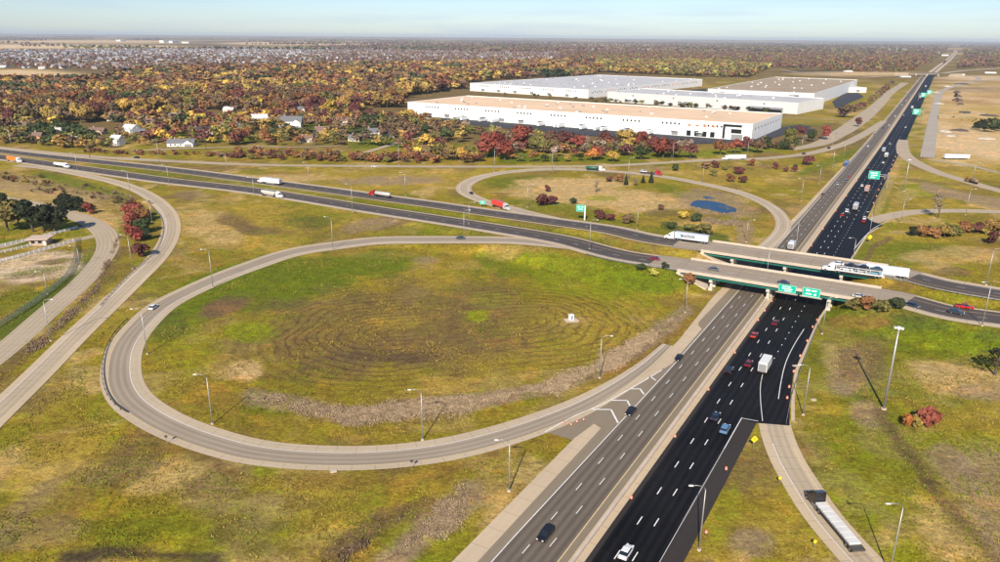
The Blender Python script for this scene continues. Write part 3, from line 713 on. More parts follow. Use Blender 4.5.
ramp('collector_road', B10, [(-6, 6, RAMPC)], .2)
ramp('lane', B11, [(-4, 4, RAMPC)], .3); ramp('lane', B12, [(-4, 4, RAMPC)], .3)
ramp('distant_crossroad', B13, [(-6, 6, RAMPC)], .8); ramp('distant_lane', B14, [(-5, 5, DIRT)], .5); ramp('distant_lane', B15, [(-4, 4, RAMPC)], .3)
ramp('access_drive', ACC1, [(-4, 4, RAMPC)], .08); ramp('access_drive', ACC2, [(-4, 4, RAMPC)], .084); ramp('dirt_track', TRK, [(-3, 3, DIRT)], .1)
mk.build('road_markings')
# gore paving between the loop ramp and the main road
polyplate('gore_paving', px([(547,432.5),(566,424),(583,416),(600,409),(622,395),(650,377),(664,368),(668,372),(640,402),(610,434),(594,424),(572,440)]), .083, ASPHS)
# warehouse yards
for pts in (([(392,118.5),(560,133.5),(690,144.5),(745,142.5),(752,138),(700,137),(560,127),(405,113.5)]),
            ([(752,141),(764,141),(812,127),(800,125),(782,127.5)]), ([(795,133),(808,134),(816,129.5),(803,128.5)]),
            ([(832,102),(836,109),(864,97),(858,93),(845,93)]), ([(605,101),(640,99),(708,95),(706,89),(640,94),(600,99)]),
            ([(455,113),(430,111),(395,116),(403,118)])):
    polyplate('asphalt_yard', px(pts), .3, LOT)
water = mat('pond_water', (.010, .050, .12), .3, spec=.06)
wb = MATS['pond_water']
pp = np.array([(692,202),(700,200.5),(712,201.5),(722,203.5),(731,207),(737,209.5),(733,213),(724,213.5),(715,211.5),(706,209),(697,208),(691,206)], float)
cc = catmull([(*G(a, b_), 0) for a, b_ in list(pp)+[pp[0]]], 2)
polyplate('pond', [(q[0]+(vnoise(q[0]/3, q[1]/3)-.5)*1.5, q[1]+(vnoise(q[0]/3+9, q[1]/3)-.5)*2, 0) for q in cc[:-1]], .12, water)
polyplate('puddle', px([(703,196.5),(710,197),(715,199),(711,200),(705,198.6)]), .12, water)

# ------------------------------------------------------------------ bridges
def wall_along(name, c, o, wd, h, m_, z0=0, parent=None):
    n = frames(c); secs = []
    mb = MB()
    for i in range(len(c)):
        z = c[i, 2]+z0; a = c[i, :2]+n[i]*(o-wd/2); b_ = c[i, :2]+n[i]*(o+wd/2)
        secs.append([(a[0], a[1], z), (b_[0], b_[1], z), (b_[0], b_[1], z+h), (a[0], a[1], z+h)])
    mb.loft(secs, m_); return mb.build(name, parent)
def bridge(c, sc0, label):
    root = empty('overpass_bridge', (*SO(sc0, 0, 0), 0), 0, label, 'bridge')
    def loc(o): # world coordinates -> root coordinates
        for v_ in o.data.vertices: v_.co.x -= root.location.x; v_.co.y -= root.location.y
        return o
    cc = cut(c, -36.5, 36.5); cc = np.array([(*SO(sc0, o, 0), ZB) for o in np.linspace(-36, 36, 25)])
    d = ribbon('deck', cc, [(-9.4, 9.4, DECK)], .107, kind=None); loc(d); d.parent = root
    s_ = wall_along('slab', cc, 0, 18.9, .28, CONCW, -.2); loc(s_); s_.parent = root
    for sg in (-1, 1):
        p_ = wall_along('parapet', cc, 9.3*sg, .35, .95, CONCW, .02); loc(p_); p_.parent = root
    for k in range(5):
        g_ = MB(); o = -8.2+k*4.1
        q = wall_along('girder', cc, o, .14, 1.15, TEAL, -1.38); loc(q); q.parent = root
        q2 = wall_along('girder_flange', cc, o, .55, .07, TEAL, -1.56); loc(q2); q2.parent = q
    for off in (-22.6, -1.0, 20.6):
        a = SO(sc0, off, 0); ang = math.atan2(D0[1], D0[0])
        pr_ = MB(); pr_.box((a[0]-root.location.x, a[1]-root.location.y, ZB-2.05), (18.2, 1.2, .9), PIER, ang, taper=(1, 1)); cap = pr_.build('pier_cap', root)
        for t_ in (-7.6, -2.6, 2.6, 7.6):
            b_ = a+D0*t_; pc = MB(); pc.tube([(b_[0]-root.location.x, b_[1]-root.location.y, -.1), (b_[0]-root.location.x, b_[1]-root.location.y, ZB-2.4)], .55, PIER, 12)
            pc.box((b_[0]-root.location.x, b_[1]-root.location.y, .5), (2.2, 1.5, 1.2), PIER, ang, taper=(.8, .8)); pc.build('pier_column', cap)
    for off in (-35.4, 35.4):
        a = SO(sc0, off, 0); ang = math.atan2(D0[1], D0[0])
        ab = MB(); ab.box((a[0]-root.location.x, a[1]-root.location.y, ZB-1.6), (19.6, 1.6, 2.7), PIER, ang)
        ab.build('abutment', root)
        # paved end slope
        sp = MB(); sg = 1 if off < 0 else -1
        q = []
        for t_, oo, z in ((-9.5, off+.9*sg, ZB-1.1), (9.5, off+.9*sg, ZB-1.1), (9.5, off+11.4*sg, .45), (-9.5, off+11.4*sg, .45)):
            e = SO(sc0+t_, oo, 0); q.append((e[0]-root.location.x, e[1]-root.location.y, z))
        lo = [(a_[0], a_[1], a_[2]-.5) for a_ in q]
        sp.loft([lo, q], CONCW); sp.build('slope_paving', root)
    return root
br1 = bridge(C_N, SN, 'nearer concrete highway overpass with teal girders and two green signs on its side')
br2 = bridge(C_F, SF, 'farther concrete highway overpass carrying the car transporter')
for c, sg, ofs in ((C_N, 1, ((-70, -36), (36, 75))), (C_F, 1, ((-70, -36),))):
    pass
# median barrier between the two directions of the main road
bb = near_m[S_near <= 1500]
o = wall_along('concrete_barrier', bb, -1.25, .6, .85, CONCW); tag(o, 'long low concrete barrier between the grey and the black carriageway', 'barrier')

# ------------------------------------------------------------------ guardrails and fences
def guardrail(pts, label, m_=STEEL, wz=0, off=0, group=None, z=None, post=3.8, c=None):
    if c is None:
        c = catmull([(*((GZ(a, b_, 1)[:3]) if wz else (*G(a, b_), 0.0)),) for a, b_ in pts], 2.0)
    L = arclen(c)
    root = empty('guardrail', (float(c[0, 0]), float(c[0, 1]), float(c[0, 2])), 0, label, 'guardrail', group)
    c2 = c.copy(); c2[:, :3] -= c[0, :3]
    wall_along('rail', c2, off, .09, .34, m_, .48, root)
    mb = MB()
    k = 0
    for l in np.arange(0, L[-1], post):
        if k > 90: break
        x = np.interp(l, L, c2[:, 0]); y = np.interp(l, L, c2[:, 1]); z_ = np.interp(l, L, c2[:, 2])
        p_ = MB(); p_.box((float(x), float(y)-.12, float(z_)+.38), (.16, .18, .8), DSTEEL); p_.build('post', root); k += 1
    return root
guardrail([(128,320),(117,331),(108,345),(103,362),(103,380),(108,396),(117,407),(127,414)], 'dark curved guardrail on the outer left side of the big loop ramp', DSTEEL)
guardrail([(150,206),(159,215),(163,226),(161,240),(153,255),(138,268),(118,287),(100,307)], 'guardrail along the inner side of the long outer ramp beside the red trees')
guardrail(None, 'steel guardrail on the median side of the westbound road right of the overpass', c=(lambda c: np.column_stack([c[:, :2]+frames(c)*9.2, c[:, 2]]))(cut(C_F, 40, 150)))
guardrail(None, 'steel guardrail on the near edge of the eastbound road left of the overpass', c=(lambda c: np.column_stack([c[:, :2]+frames(c)*9.6, c[:, 2]]))(cut(C_N, -74, -37)))
guardrail([(894,128),(905,112),(914,100),(923,86)], 'distant guardrail on the right edge of the black carriageway', post=14)
guardrail([(786,424),(792,395),(800,372),(810,345),(818,326)], 'guardrail behind the drums along the right edge of the black road')
guardrail([(872,221),(876,205),(882,190),(892,168),(899,154)], 'guardrail under the cantilever sign on the right edge of the black road')
# chain link fence
fm_ = bpy.data.materials.new('chain_link'); fm_.use_nodes = True; tt = fm_.node_tree; pb = tt.nodes['Principled BSDF']
pb.inputs['Base Color'].default_value = (.36, .44, .36, 1); pb.inputs['Alpha'].default_value = .3; pb.inputs['Roughness'].default_value = .6
def fence(pts, label, h=2.2, m_=fm_, pm=STEEL, post=4, name='chain_link_fence', rails=1):
    c = catmull([(*G(a, b_), 0.0) for a, b_ in pts], 3.0); root = empty(name, (float(c[0, 0]), float(c[0, 1]), 0), 0, label, 'fence')
    c2 = c.copy(); c2[:, :2] -= c[0, :2]; L = arclen(c)
    wall_along('mesh_panel', c2, 0, .02, h, m_, .05, root)
    for i in range(rails): wall_along('rail', c2, 0, .06, .06, pm, h+.05-i*h*.5, root)
    for l in np.arange(0, L[-1], post)[:95]:
        x = np.interp(l, L, c2[:, 0]); y = np.interp(l, L, c2[:, 1]); p_ = MB(); p_.tube([(x, y, 0), (x, y, h+.1)], .05, pm, 6); p_.build('post', root)
    return root
fence([(76,240),(75.5,255),(73,266),(66,279),(50,293),(25,311),(0,327),(-20,340)], 'pale green chain link fence curving round the dirt lot inside the frontage road')
def white_rail(pts, label):
    c = catmull([(*G(a, b_), 0.0) for a, b_ in pts], 2.0); root = empty('board_fence', (float(c[0, 0]), float(c[0, 1]), 0), 0, label, 'fence')
    c2 = c.copy(); c2[:, :2] -= c[0, :2]; L = arclen(c)
    for z in (.35, .75, 1.15): wall_along('rail', c2, 0, .06, .2, WHITE, z, root)
    for l in np.arange(0, L[-1], 2.6)[:95]:
        x = np.interp(l, L, c2[:, 0]); y = np.interp(l, L, c2[:, 1]); p_ = MB(); p_.box((x, y, .72), (.2, .2, 1.45), WHITE); p_.build('post', root)
white_rail([(-20,266.5),(10,260),(40,251.5),(74,241.5)], 'white board fence, nearest of the four beside the gatehouse drives')
white_rail([(-20,258),(10,251.5),(30,246.5)], 'short white board fence on the far side of the nearer gatehouse drive')
white_rail([(-20,250.5),(0,247),(32,239.5)], 'white board fence left of the gatehouse')
white_rail([(45,236.5),(60,233),(78,228.5)], 'white board fence right of the gatehouse under the dark trees')
#@@OBJ
# ------------------------------------------------------------------ vehicles
def paint_mat(name, rough=.25):
    m_ = bpy.data.materials.new(name); m_.use_nodes = True; t_ = m_.node_tree; b_ = t_.nodes['Principled BSDF']
    oi = t_.nodes.new('ShaderNodeObjectInfo'); t_.links.new(oi.outputs['Color'], b_.inputs['Base Color'])
    b_.inputs['Roughness'].default_value = rough; b_.inputs['Coat Weight'].default_value = .3; return m_
CARP = paint_mat('vehicle_paint'); TRLP = paint_mat('trailer_skin', .45)
def sec(x, hw, zb, zt, ch=.14):
    return [(x, -hw, zb), (x, -hw, zt-ch), (x, -hw+ch, zt), (x, hw-ch, zt), (x, hw, zt-ch), (x, hw, zb)]
def wheel(x, y, r, wd, parent, tw=1):
    t_ = MB(); t_.tube([(x, y-wd/2, r), (x, y+wd/2, r)], r, TYRE, 14); o = t_.build('wheel', parent)
    h = MB(); s = 1 if y > 0 else -1; h.tube([(x, y+s*wd/2-.01*s, r), (x, y+s*(wd/2+.015), r)], r*.58, RIM, 10); h.build('rim', o)
CARS = {}
def make_car(kind):
    L = {'sedan': 4.75, 'suv': 4.8, 'pickup': 5.7}[kind]; H = {'sedan': 1.42, 'suv': 1.75, 'pickup': 1.82}[kind]
    hw = {'sedan': .9, 'suv': .95, 'pickup': .99}[kind]; belt = H*.60; zb = .24 if kind == 'sedan' else .34
    f = L/2; root = empty('car', (0, 0, -500))
    b_ = MB()
    if kind == 'pickup':
        xs = [(-f, hw-.08, zb+.12, belt+.02), (-f+.1, hw, zb, belt+.08), (-.6, hw, zb, belt+.08), (.9, hw, zb, belt+.06), (1.1, hw, zb, belt), (f-.35, hw-.03, zb, belt-.06), (f-.04, hw-.12, zb+.1, belt-.22)]
    elif kind == 'suv':
        xs = [(-f, hw-.1, zb+.12, belt-.05), (-f+.15, hw-.02, zb, belt+.03), (-1, hw, zb, belt+.05), (.9, hw, zb, belt), (1.3, hw, zb, belt-.04), (f-.4, hw-.04, zb, belt-.14), (f-.03, hw-.16, zb+.1, belt-.34)]
    else:
        xs = [(-f, hw-.12, zb+.14, belt-.1), (-f+.2, hw-.03, zb, belt+.04), (-1.3, hw, zb, belt+.05), (.8, hw, zb, belt+.02), (1.1, hw, zb, belt-.03), (f-.5, hw-.06, zb, belt-.14), (f-.03, hw-.2, zb+.08, belt-.32)]
    b_.loft([sec(*q) for q in xs], CARP)
    if kind == 'pickup':
        b_.box((-1.75, 0, belt+.02), (1.95, 1.5, .14), BLACKM)
    body = b_.build('body', root, smooth=False, bevel=.03); body.data.materials
    x0, x1, x2, x3 = {'sedan': (-1.85, -1.15, .35, 1.15), 'suv': (-2.2, -1.9, .35, 1.15), 'pickup': (-.65, -.5, .75, 1.45)}[kind]
    g = MB(); zt = H-.07; wb = hw-.07; wt = hw-.22
    g.loft([[(x0, -wb, belt), (x3, -wb, belt), (x3, wb, belt), (x0, wb, belt)], [(x1, -wt, zt), (x2, -wt, zt), (x2, wt, zt), (x1, wt, zt)]], GLASS)
    g.build('windows', root)
    r_ = MB(); r_.box(((x1+x2)/2, 0, zt+.035), (x2-x1+.08, 2*wt+.06, .08), CARP, taper=(.94, .9)); r_.build('roof', root)
    for x in (-L*.3, L*.31):
        for y in (-hw+.09, hw-.09): wheel(x, y, .34 if kind == 'sedan' else .38, .22, root)
    for y in (-1, 1):
        h = MB(); h.box((f-.1, y*(hw-.34), belt-.3), (.16, .34, .13), HLITE); h.build('headlight', root)
        h = MB(); h.box((-f+.03, y*(hw-.28), belt-.16), (.1, .3, .14), TLITE); h.build('taillight', root)
    return root
def paint_tree(o, col, names=('body', 'roof', 'hood', 'cab', 'sleeper', 'cargo_box', 'tank', 'trailer_box')):
    for ch in o.children:
        if ch.name.split('.')[0] in names: ch.color = (*col, 1)
        paint_tree(ch, col, names)
used_proto = {}
def spawn(kind, x, y, z, rz, col, label, cat='car', group=None, name=None):
    if kind not in CARS: CARS[kind] = make_car(kind); o = CARS[kind]
    else: o = copy_tree(CARS[kind])
    o.location = (x, y, z); o.rotation_euler = (0, 0, rz); tag(o, label, cat, group)
    paint_tree(o, col); return o
def tangent(c, x, y):
    i = int(np.argmin((c[:, 0]-x)**2+(c[:, 1]-y)**2)); i = min(max(i, 1), len(c)-2); d = c[i+1, :2]-c[i-1, :2]
    return math.atan2(d[1], d[0]), i
def place(c, a, b_, dirn, wz=0, lift=.09):
    g = GZ(a, b_, 1) if wz == 1 else (np.array([*G(a, b_), 0.0]))
    an, i = tangent(c, g[0], g[1]); 
    z = c[i, 2] if wz else 0
    return float(g[0]), float(g[1]), float(z)+lift, an+(0 if dirn > 0 else math.pi)
BLK, WHT, RED, BLU, SIL, GRY, DBL, MAR = (.012,.012,.014), (.75,.75,.74), (.42,.02,.015), (.05,.13,.30), (.42,.42,.42), (.12,.125,.13), (.015,.03,.06), (.16,.012,.02)
for kind, c, a, b_, dr, wz, colr, lab in (
    ('suv', CM, 545, 537, -1, 0, BLK, 'black suv with headlights on, nearest car on the grey carriageway'),
    ('sedan', CM, 630.5, 413, -1, 0, BLK, 'black sedan beside the chevrons of the gore'),
    ('sedan', CM, 678.5, 359.5, -1, 0, BLK, 'black sedan on the grey road just above the gore tip'),
    ('sedan', CM, 626, 554, 1, 0, WHT, 'white sedan at the bottom edge of the black road'),
    ('suv', CM, 725, 431, 1, 0, (.10,.22,.36), 'blue suv on the black road by the exit ramp nose'),
    ('sedan', CM, 715.5, 418, 1, 0, DBL, 'dark blue sedan left of the blue suv'),
    ('sedan', CM, 748.5, 365, 1, 0, MAR, 'dark red sedan left of the white box truck on black asphalt'),
    ('suv', CM, 729, 372, 1, 0, BLK, 'black suv close to the median left of the dark red sedan'),
    ('sedan', CM, 754, 336.5, 1, 0, (.40,.05,.03), 'bright red car near the median on the black road'),
    ('sedan', CM, 775, 324, 1, 0, MAR, 'maroon car in the middle lane just below the near overpass'),
    ('sedan', CM, 848.5, 177.5, -1, 0, RED, 'small red car on the grey carriageway beyond the bridges'),
    ('sedan', CM, 868, 147, -1, 0, WHT, 'white car on the far grey carriageway beside the collector road'),
    ('sedan', CM, 842, 216, 1, 0, RED, 'red car beyond the bridges behind the grey and white truck'),
    ('sedan', CM, 862, 186.5, 1, 0, WHT, 'white car left of the orange truck'),
    ('sedan', CM, 869, 176.5, 1, 0, MAR, 'maroon car on the black road left of the cantilever sign'),
    ('sedan', CM, 878, 178.5, 1, 0, SIL, 'silver car below the cantilever sign on the black road'),
    ('sedan', CM, 863.5, 222, 1, 0, RED, 'red car stopped in the right lane by the east loop ramp'),
    ('sedan', CM, 864.5, 219, 1, 0, WHT, 'white car just ahead of the red car near the east loop ramp'),
    ('sedan', CM, 905.5, 128, 1, 0, WHT, 'white car far up the black road alone in its lane'),
    ('sedan', CM, 906, 101, -1, 0, WHT, 'white car far up the grey road, upper of two'),
    ('sedan', CM, 902, 105.5, -1, 0, WHT, 'white car far up the grey road, lower of two'),
    ('suv', CM, 895, 117, -1, 0, WHT, 'white van shaped car on the distant grey road near the pale merge'),
    ('sedan', CM, 918, 82, -1, 0, WHT, 'tiny white car on the distant grey road below the crossroad'),
    ('sedan', C_N, 655, 260, 1, 1, (.22,.01,.03), 'dark red car on the eastbound road left of the overpass'),
    ('sedan', C_N, 714, 270.5, 1, 1, GRY, 'dark grey sedan on the left half of the near overpass'),
    ('sedan', C_N, 784, 284, 1, 1, (.04,.05,.06), 'dark car on the near overpass beside the green signs'),
    ('sedan', C_N, 859, 297.5, 1, 1, (.5,.48,.45), 'silver sedan at the right end of the near overpass'),
    ('sedan', C_N, 912, 306.5, 1, 1, DBL, 'dark blue sedan right of the near overpass where asphalt begins'),
    ('pickup', C_N, 964, 308.5, 1, 1, (.42,.01,.01), 'bright red pickup on the eastbound road at the right edge'),
    ('suv', C_N, 956, 314, 1, 1, (.03,.04,.05), 'dark car beside the bright red pickup'),
    ('sedan', B1, 153.5, 308.5, -1, 0, WHT, 'white car on the upper left bend of the big loop ramp'),
    ('sedan', B1, 461, 238.5, -1, 1, (.05,.07,.07), 'dark car on the top of the big loop ramp by two poles'),
    ('sedan', B5, 374.5, 167, 1, 0, WHT, 'white car on the northern connector beyond the grass strip'),
    ('suv', B5, 136.5, 158.5, -1, 0, BLK, 'black car on the northern connector near the wooded houses'),
    ('sedan', B5, 804, 154.5, 1, 0, BLK, 'black car on the northern connector, left of two near the red tree'),
    ('suv', B5, 829, 148.7, 1, 0, BLK, 'black car on the northern connector, right of two near the red tree'),
    ('sedan', B4, 471.5, 193, -1, 1, BLK, 'black car on the tip of the northwest loop beside the tanker'),
    ('sedan', B10, 893, 92, -1, 0, WHT, 'white car on the collector road near its far end'),
    ('sedan', B10, 876, 110.5, -1, 0, WHT, 'white car halfway along the collector road'),
    ('suv', B10, 836, 135, -1, 0, SIL, 'silver car at the near end of the collector road by the red tree'),
    ('sedan', B10, 897.5, 87, -1, 0, SIL, 'silver car at the far top of the collector road')):
    x, y, z, rz = place(c, a, b_, dr, wz); spawn(kind, x, y, z, rz, colr, lab)

def tractor(root, x0, col, dark=False):
    """x0: front bumper x"""
    ch = MB(); ch.box((x0-3.3, 0, .85), (6.0, .9, .28), BLACKM); ch.build('chassis', root)
    hd = MB(); hd.loft([sec(x0, .92, .55, 1.35, .2), sec(x0-.4, 1.05, .5, 1.75, .2), sec(x0-1.7, 1.1, .55, 2.05, .2)], CARP); hd.build('hood', root, bevel=.03)
    cb = MB(); cb.loft([[(x0-1.6, -1.15, .6), (x0-1.6, 1.15, .6), (x0-1.6, 1.15, 2.05), (x0-1.6, -1.15, 2.05)],
                        [(x0-1.75, -1.2, .6), (x0-1.75, 1.2, .6), (x0-1.75, 1.2, 2.1), (x0-1.75, -1.2, 2.1)],
                        [(x0-2.2, -1.22, .6), (x0-2.2, 1.22, .6), (x0-2.2, 1.15, 2.95), (x0-2.2, -1.15, 2.95)],
                        [(x0-3.1, -1.22, .6), (x0-3.1, 1.22, .6), (x0-3.1, 1.12, 3.55), (x0-3.1, -1.12, 3.55)],
                        [(x0-4.5, -1.22, .6), (x0-4.5, 1.22, .6), (x0-4.5, 1.12, 3.85), (x0-4.5, -1.12, 3.85)]], CARP); cb.build('cab', root, bevel=.04)
    ws = MB(); ws.quad([(x0-1.73, -1.0, 2.12), (x0-1.73, 1.0, 2.12), (x0-2.17, .98, 2.9), (x0-2.17, -.98, 2.9)], GLASS)
    ws.build('windshield', root)
    for s in (-1, 1):
        wn = MB(); wn.box((x0-2.55, s*1.2, 2.25), (.8, .07, .6), GLASS); wn.build('side_window', root)
        tk = MB(); tk.tube([(x0-3.4, s*.95, .75), (x0-4.9, s*.95, .75)], .32, STEEL, 10); tk.build('fuel_tank', root)
        mr = MB(); mr.box((x0-1.9, s*1.42, 2.2), (.12, .22, .55), BLACKM); mr.build('mirror', root)
        hl = MB(); hl.box((x0-.08, s*.78, 1.0), (.14, .3, .22), HLITE); hl.build('headlight', root)
        wheel(x0-1.15, s*1.02, .52, .32, root)
        for xx in (-5.1, -6.35): wheel(x0+xx, s*.9, .52, .6, root)
    return x0-6.9
def semi(x, y, z, rz, label, cab=WHT, kind='box', tcol=WHT, cat='truck', L=15.2, text=None, name='semi_truck'):
    root = empty(name, (x, y, z), rz, label, cat)
    tot = L+4.9; x0 = tot/2
    tractor(root, x0, cab); paint_tree(root, cab)
    f = x0-4.95; r_ = f-L
    bed = 1.15
    fr = MB(); fr.box(((f+r_)/2, 0, bed-.1), (L, 1.0 if kind != 'flat' else 2.5, .25), BLACKM if kind != 'flat' else DSTEEL)
    fr.build('trailer_frame', root)
    for s in (-1, 1):
        for xx in (r_+1.3, r_+2.6): wheel(xx, s*.92, .52, .6, root)
        lg = MB(); lg.box((f-2.6, s*.8, .6), (.15, .15, .9), DSTEEL); lg.build('landing_gear', root)
    if kind == 'box':
        b_ = MB(); b_.box(((f+r_)/2, 0, bed+1.45), (L, 2.6, 2.85), TRLP); o = b_.build('trailer_box', root, bevel=.05); o.color = (*tcol, 1)
        d = MB(); d.box((r_-.02, 0, bed+1.4), (.05, 2.4, 2.6), STEEL); d.build('rear_door', root)
        sk = MB(); sk.box(((f+r_)/2+.5, 0, .75), (L*.5, 2.4, .7), BLACKM if text else GRYM); sk.build('side_skirt', root)
        if text:
            cu = bpy.data.curves.new('lettering', 'FONT'); cu.body = text; cu.size = 1.95; cu.align_x = 'CENTER'; cu.align_y = 'CENTER'; cu.extrude = .005; cu.offset = .03
            tmp = bpy.data.objects.new('tmp', cu); COL.objects.link(tmp); dg = bpy.context.evaluated_depsgraph_get()
            me = bpy.data.meshes.new_from_object(tmp.evaluated_get(dg)); bpy.data.objects.remove(tmp)
            me.materials.clear(); me.materials.append(DBLM)
            t_ = link('lettering', me, root); t_.rotation_euler = (R(90), 0, R(180)); t_.location = (-.8, 1.315, bed+1.45)
            lg = MB(); lg.box((f-2.2, 1.31, bed+1.45), (1.9, .012, 1.9), LBLM); lg.build('emblem', root)
            st = MB(); pts = [(math.cos(R(90+k*360/14))*(.8 if k % 2 == 0 else .42), math.sin(R(90+k*360/14))*(.8 if k % 2 == 0 else .42)) for k in range(14)]
            st.quad([(f-2.2+p_[0], 1.325, bed+1.45+p_[1]) for p_ in pts], WHITE); st.build('star', root)
    elif kind == 'tank':
        b_ = MB(); b_.tube([(f-.2, 0, bed+1.1), (f-.6, 0, bed+1.1), ((f+r_)/2, 0, bed+1.05), (r_+.5, 0, bed+1.1), (r_+.1, 0, bed+1.1)], [.7, 1.15, 1.2, 1.15, .7], TRLP, 18); o = b_.build('tank', root, smooth=True); o.color = (*tcol, 1)
        h = MB(); h.box(((f+r_)/2, 0, bed+2.27), (L*.7, .5, .08), STEEL); h.build('walkway', root)
        for k in range(4):
            q = MB(); xx = f-L*(.18+.2*k); q.tube([(xx, 0, bed+2.2), (xx, 0, bed+2.5)], .3, STEEL, 10); q.build('hatch', root)
    elif kind == 'container':
        b_ = MB(); b_.box(((f+r_)/2, 0, bed+1.45), (L, 2.45, 2.7), TRLP); o = b_.build('trailer_box', root); o.color = (*tcol, 1)
        q = MB()
        for k in range(24):
            xx = f-.5-k*(L-1)/23
            for s in (-1, 1): q.box((xx, s*1.235, bed+1.45), (.16, .05, 2.4), TRLP)
        o = q.build('corrugation', root); o.color = (*tcol, 1)
    elif kind == 'flat':
        dk = MB(); dk.box(((f+r_)/2, 0, bed+.06), (L, 2.6, .12), DSTEEL); dk.build('deck', root)
    elif kind == 'hopper':
        b_ = MB(); n_ = 4
        b_.loft([[(f-.2, -1.2, bed+2.5), (r_+.2, -1.2, bed+2.5), (r_+.2, 1.2, bed+2.5), (f-.2, 1.2, bed+2.5)], [(f-.2, -1.2, bed+1.2), (r_+.2, -1.2, bed+1.2), (r_+.2, 1.2, bed+1.2), (f-.2, 1.2, bed+1.2)], [(f-2, -.5, bed-.2), (r_+2, -.5, bed-.2), (r_+2, .5, bed-.2), (f-2, .5, bed-.2)]], TRLP)
        o = b_.build('trailer_box', root); o.color = (*tcol, 1)
        for k in range(5):
            q = MB(); q.box((f-L*(.1+.2*k), 0, bed+2.55), (.9, 2.5, .12), BLACKM); q.build('hopper_opening', root)
    return root
GRYM = mat('grey_panel', (.25, .25, .25), .6); DBLM = mat('lettering_dark', (.03, .04, .07), .6); LBLM = mat('emblem_blue', (.25, .50, .72), .6); SLAB = mat('concrete_slab', (.62, .61, .58), .8, var=.06, scale=.6)
def S(c, a, b_, dr, wz, label, **k):
    x, y, z, rz = place(c, a, b_, dr, wz); return semi(x, y, z, rz, label, **k)
S(C_F, 686, 241.5, -1, 1, 'white truck with dark lettering on its pale trailer, approaching the far overpass', text='MAERSK', tcol=(.55,.57,.60))
S(C_F, 879, 275.5, -1, 1, 'plain white semi truck passing the car transporter at the right end of the far overpass', tcol=(.85,.85,.85))
S(C_F, 269.5, 184, -1, 1, 'white semi truck alone on the westbound road left of centre', tcol=(.62,.65,.68))
S(C_F, 379.5, 197, -1, 1, 'truck with red cab pulling a grey tank trailer on the westbound road', cab=(.35,.02,.02), kind='tank', tcol=(.45,.43,.40), L=12)
S(C_N, 272.5, 197, 1, 1, 'hopper truck with white cab heading right on the eastbound road', kind='hopper', tcol=(.55,.54,.5), L=12)
S(C_N, 62, 167.5, 1, 1, 'white tanker truck at the far left of the eastbound road', kind='tank', tcol=(.8,.8,.8), L=12)
S(C_N, 15, 162, 1, 1, 'truck with white cab and orange and red trailer at the left edge', kind='box', tcol=(.65,.20,.03), L=12)
S(B4, 501, 206, -1, 1, 'red container truck on the northwest loop ramp', cab=(.5,.5,.5), kind='container', tcol=(.62,.06,.04), L=11)
S(B5, 733.5, 160, -1, 0, 'white semi truck on the northern connector below the row of red trees', tcol=(.85,.85,.85))
x, y, z, rz = place(B4, 595.5, 171, 1, 0); semi(x, y, z, rz, 'dark green truck with white cab at the top of the northwest loop', kind='tank', tcol=(.02,.10,.05), L=9.5)
x, y, z, rz = place(B4, 651, 174.5, 1, 0); rt_ = semi(x, y, z, rz, 'red cab truck towing a low flat trailer at the top of the northwest loop', cab=(.4,.02,.03), kind='flat', L=12)
x, y, z, rz = place(B4, 643.5, 174, 1, 0, lift=1.35); spawn('suv', x, y, z, rz, WHT, 'white van loaded on the flat trailer of the red cab truck', 'van')
fl_ = S(B9, 832, 524, -1, 0, 'black truck with flatbed loaded with pale slabs on the exit ramp', cab=BLK, kind='flat', L=14.6)
for k in range(8):
    # pale slabs lying on the flatbed
    q = MB(); q.box((0, 0, .22), (1.5, 2.3, .42), SLAB); o = q.build('concrete_slab', bevel=.02)
    lx = 4.3-k*1.68; an = fl_.rotation_euler.z; c_, s_1 = math.cos(an), math.sin(an)
    o.location = (fl_.location.x+lx*c_, fl_.location.y+lx*s_1, fl_.location.z+1.28); o.rotation_euler = (0, 0, an+(rnd.random()-.5)*.03)
    tag(o, 'pale concrete slab strapped on the black truck flatbed', 'slab', 'slabs in a row on the flatbed')
# car transporter and its cars
x, y, z, rz = place(C_F, 852, 273.5, -1, 1)
x, y = x+frames(C_F)[tangent(C_F, x, y)[1]][0]*1.2, y+frames(C_F)[tangent(C_F, x, y)[1]][1]*1.2
tr = semi(x, y, z, rz, 'car transporter loaded with white, black and blue cars on the far overpass', cab=WHT, kind='flat', L=17, cat='truck', name='car_transporter')
q = MB()
for s in (-1, 1):
    q.box((-2.4, s*1.25, 2.95), (17, .1, .16), WHITE)
    for xx in (-10.6, -6.4, -2.2, 2, 5.8): q.box((xx, s*1.25, 2.1), (.14, .1, 1.9), WHITE)
q.build('upper_frame', tr)
for _o in tr.children:
    if _o.name.startswith(('trailer_frame', 'deck')): _o.data.materials.clear(); _o.data.materials.append(WHITE)
q = MB(); q.box((-2.4, 0, 2.9), (17, 2.1, .06), STEEL); q.build('upper_deck', tr)
cols = [((.15,.33,.45), 'steel blue car, rear one on the lower deck of the transporter'), (SIL, 'silver car second from rear on the lower deck of the transporter'), (WHT, 'white car at the front of the lower deck of the transporter'),
        ((.05,.09,.12), 'dark teal car, rear one on the upper deck of the transporter'), (BLK, 'black car second from rear on the upper deck of the transporter'), (BLK, 'black car in the middle of the upper deck'), (WHT, 'white car, front one on the upper deck of the transporter')]
spots = [(-8.0, 1.35), (-3, 1.35), (2.2, 1.35), (-8.2, 3.02), (-3.4, 3.02), (1.2, 3.02), (5.6, 3.02)]
for (lx, lz), (cl, lb) in zip(spots, cols):
    c_, s_1 = math.cos(rz), math.sin(rz); spawn('sedan', x+lx*c_, y+lx*s_1, z+lz, rz, cl, lb)
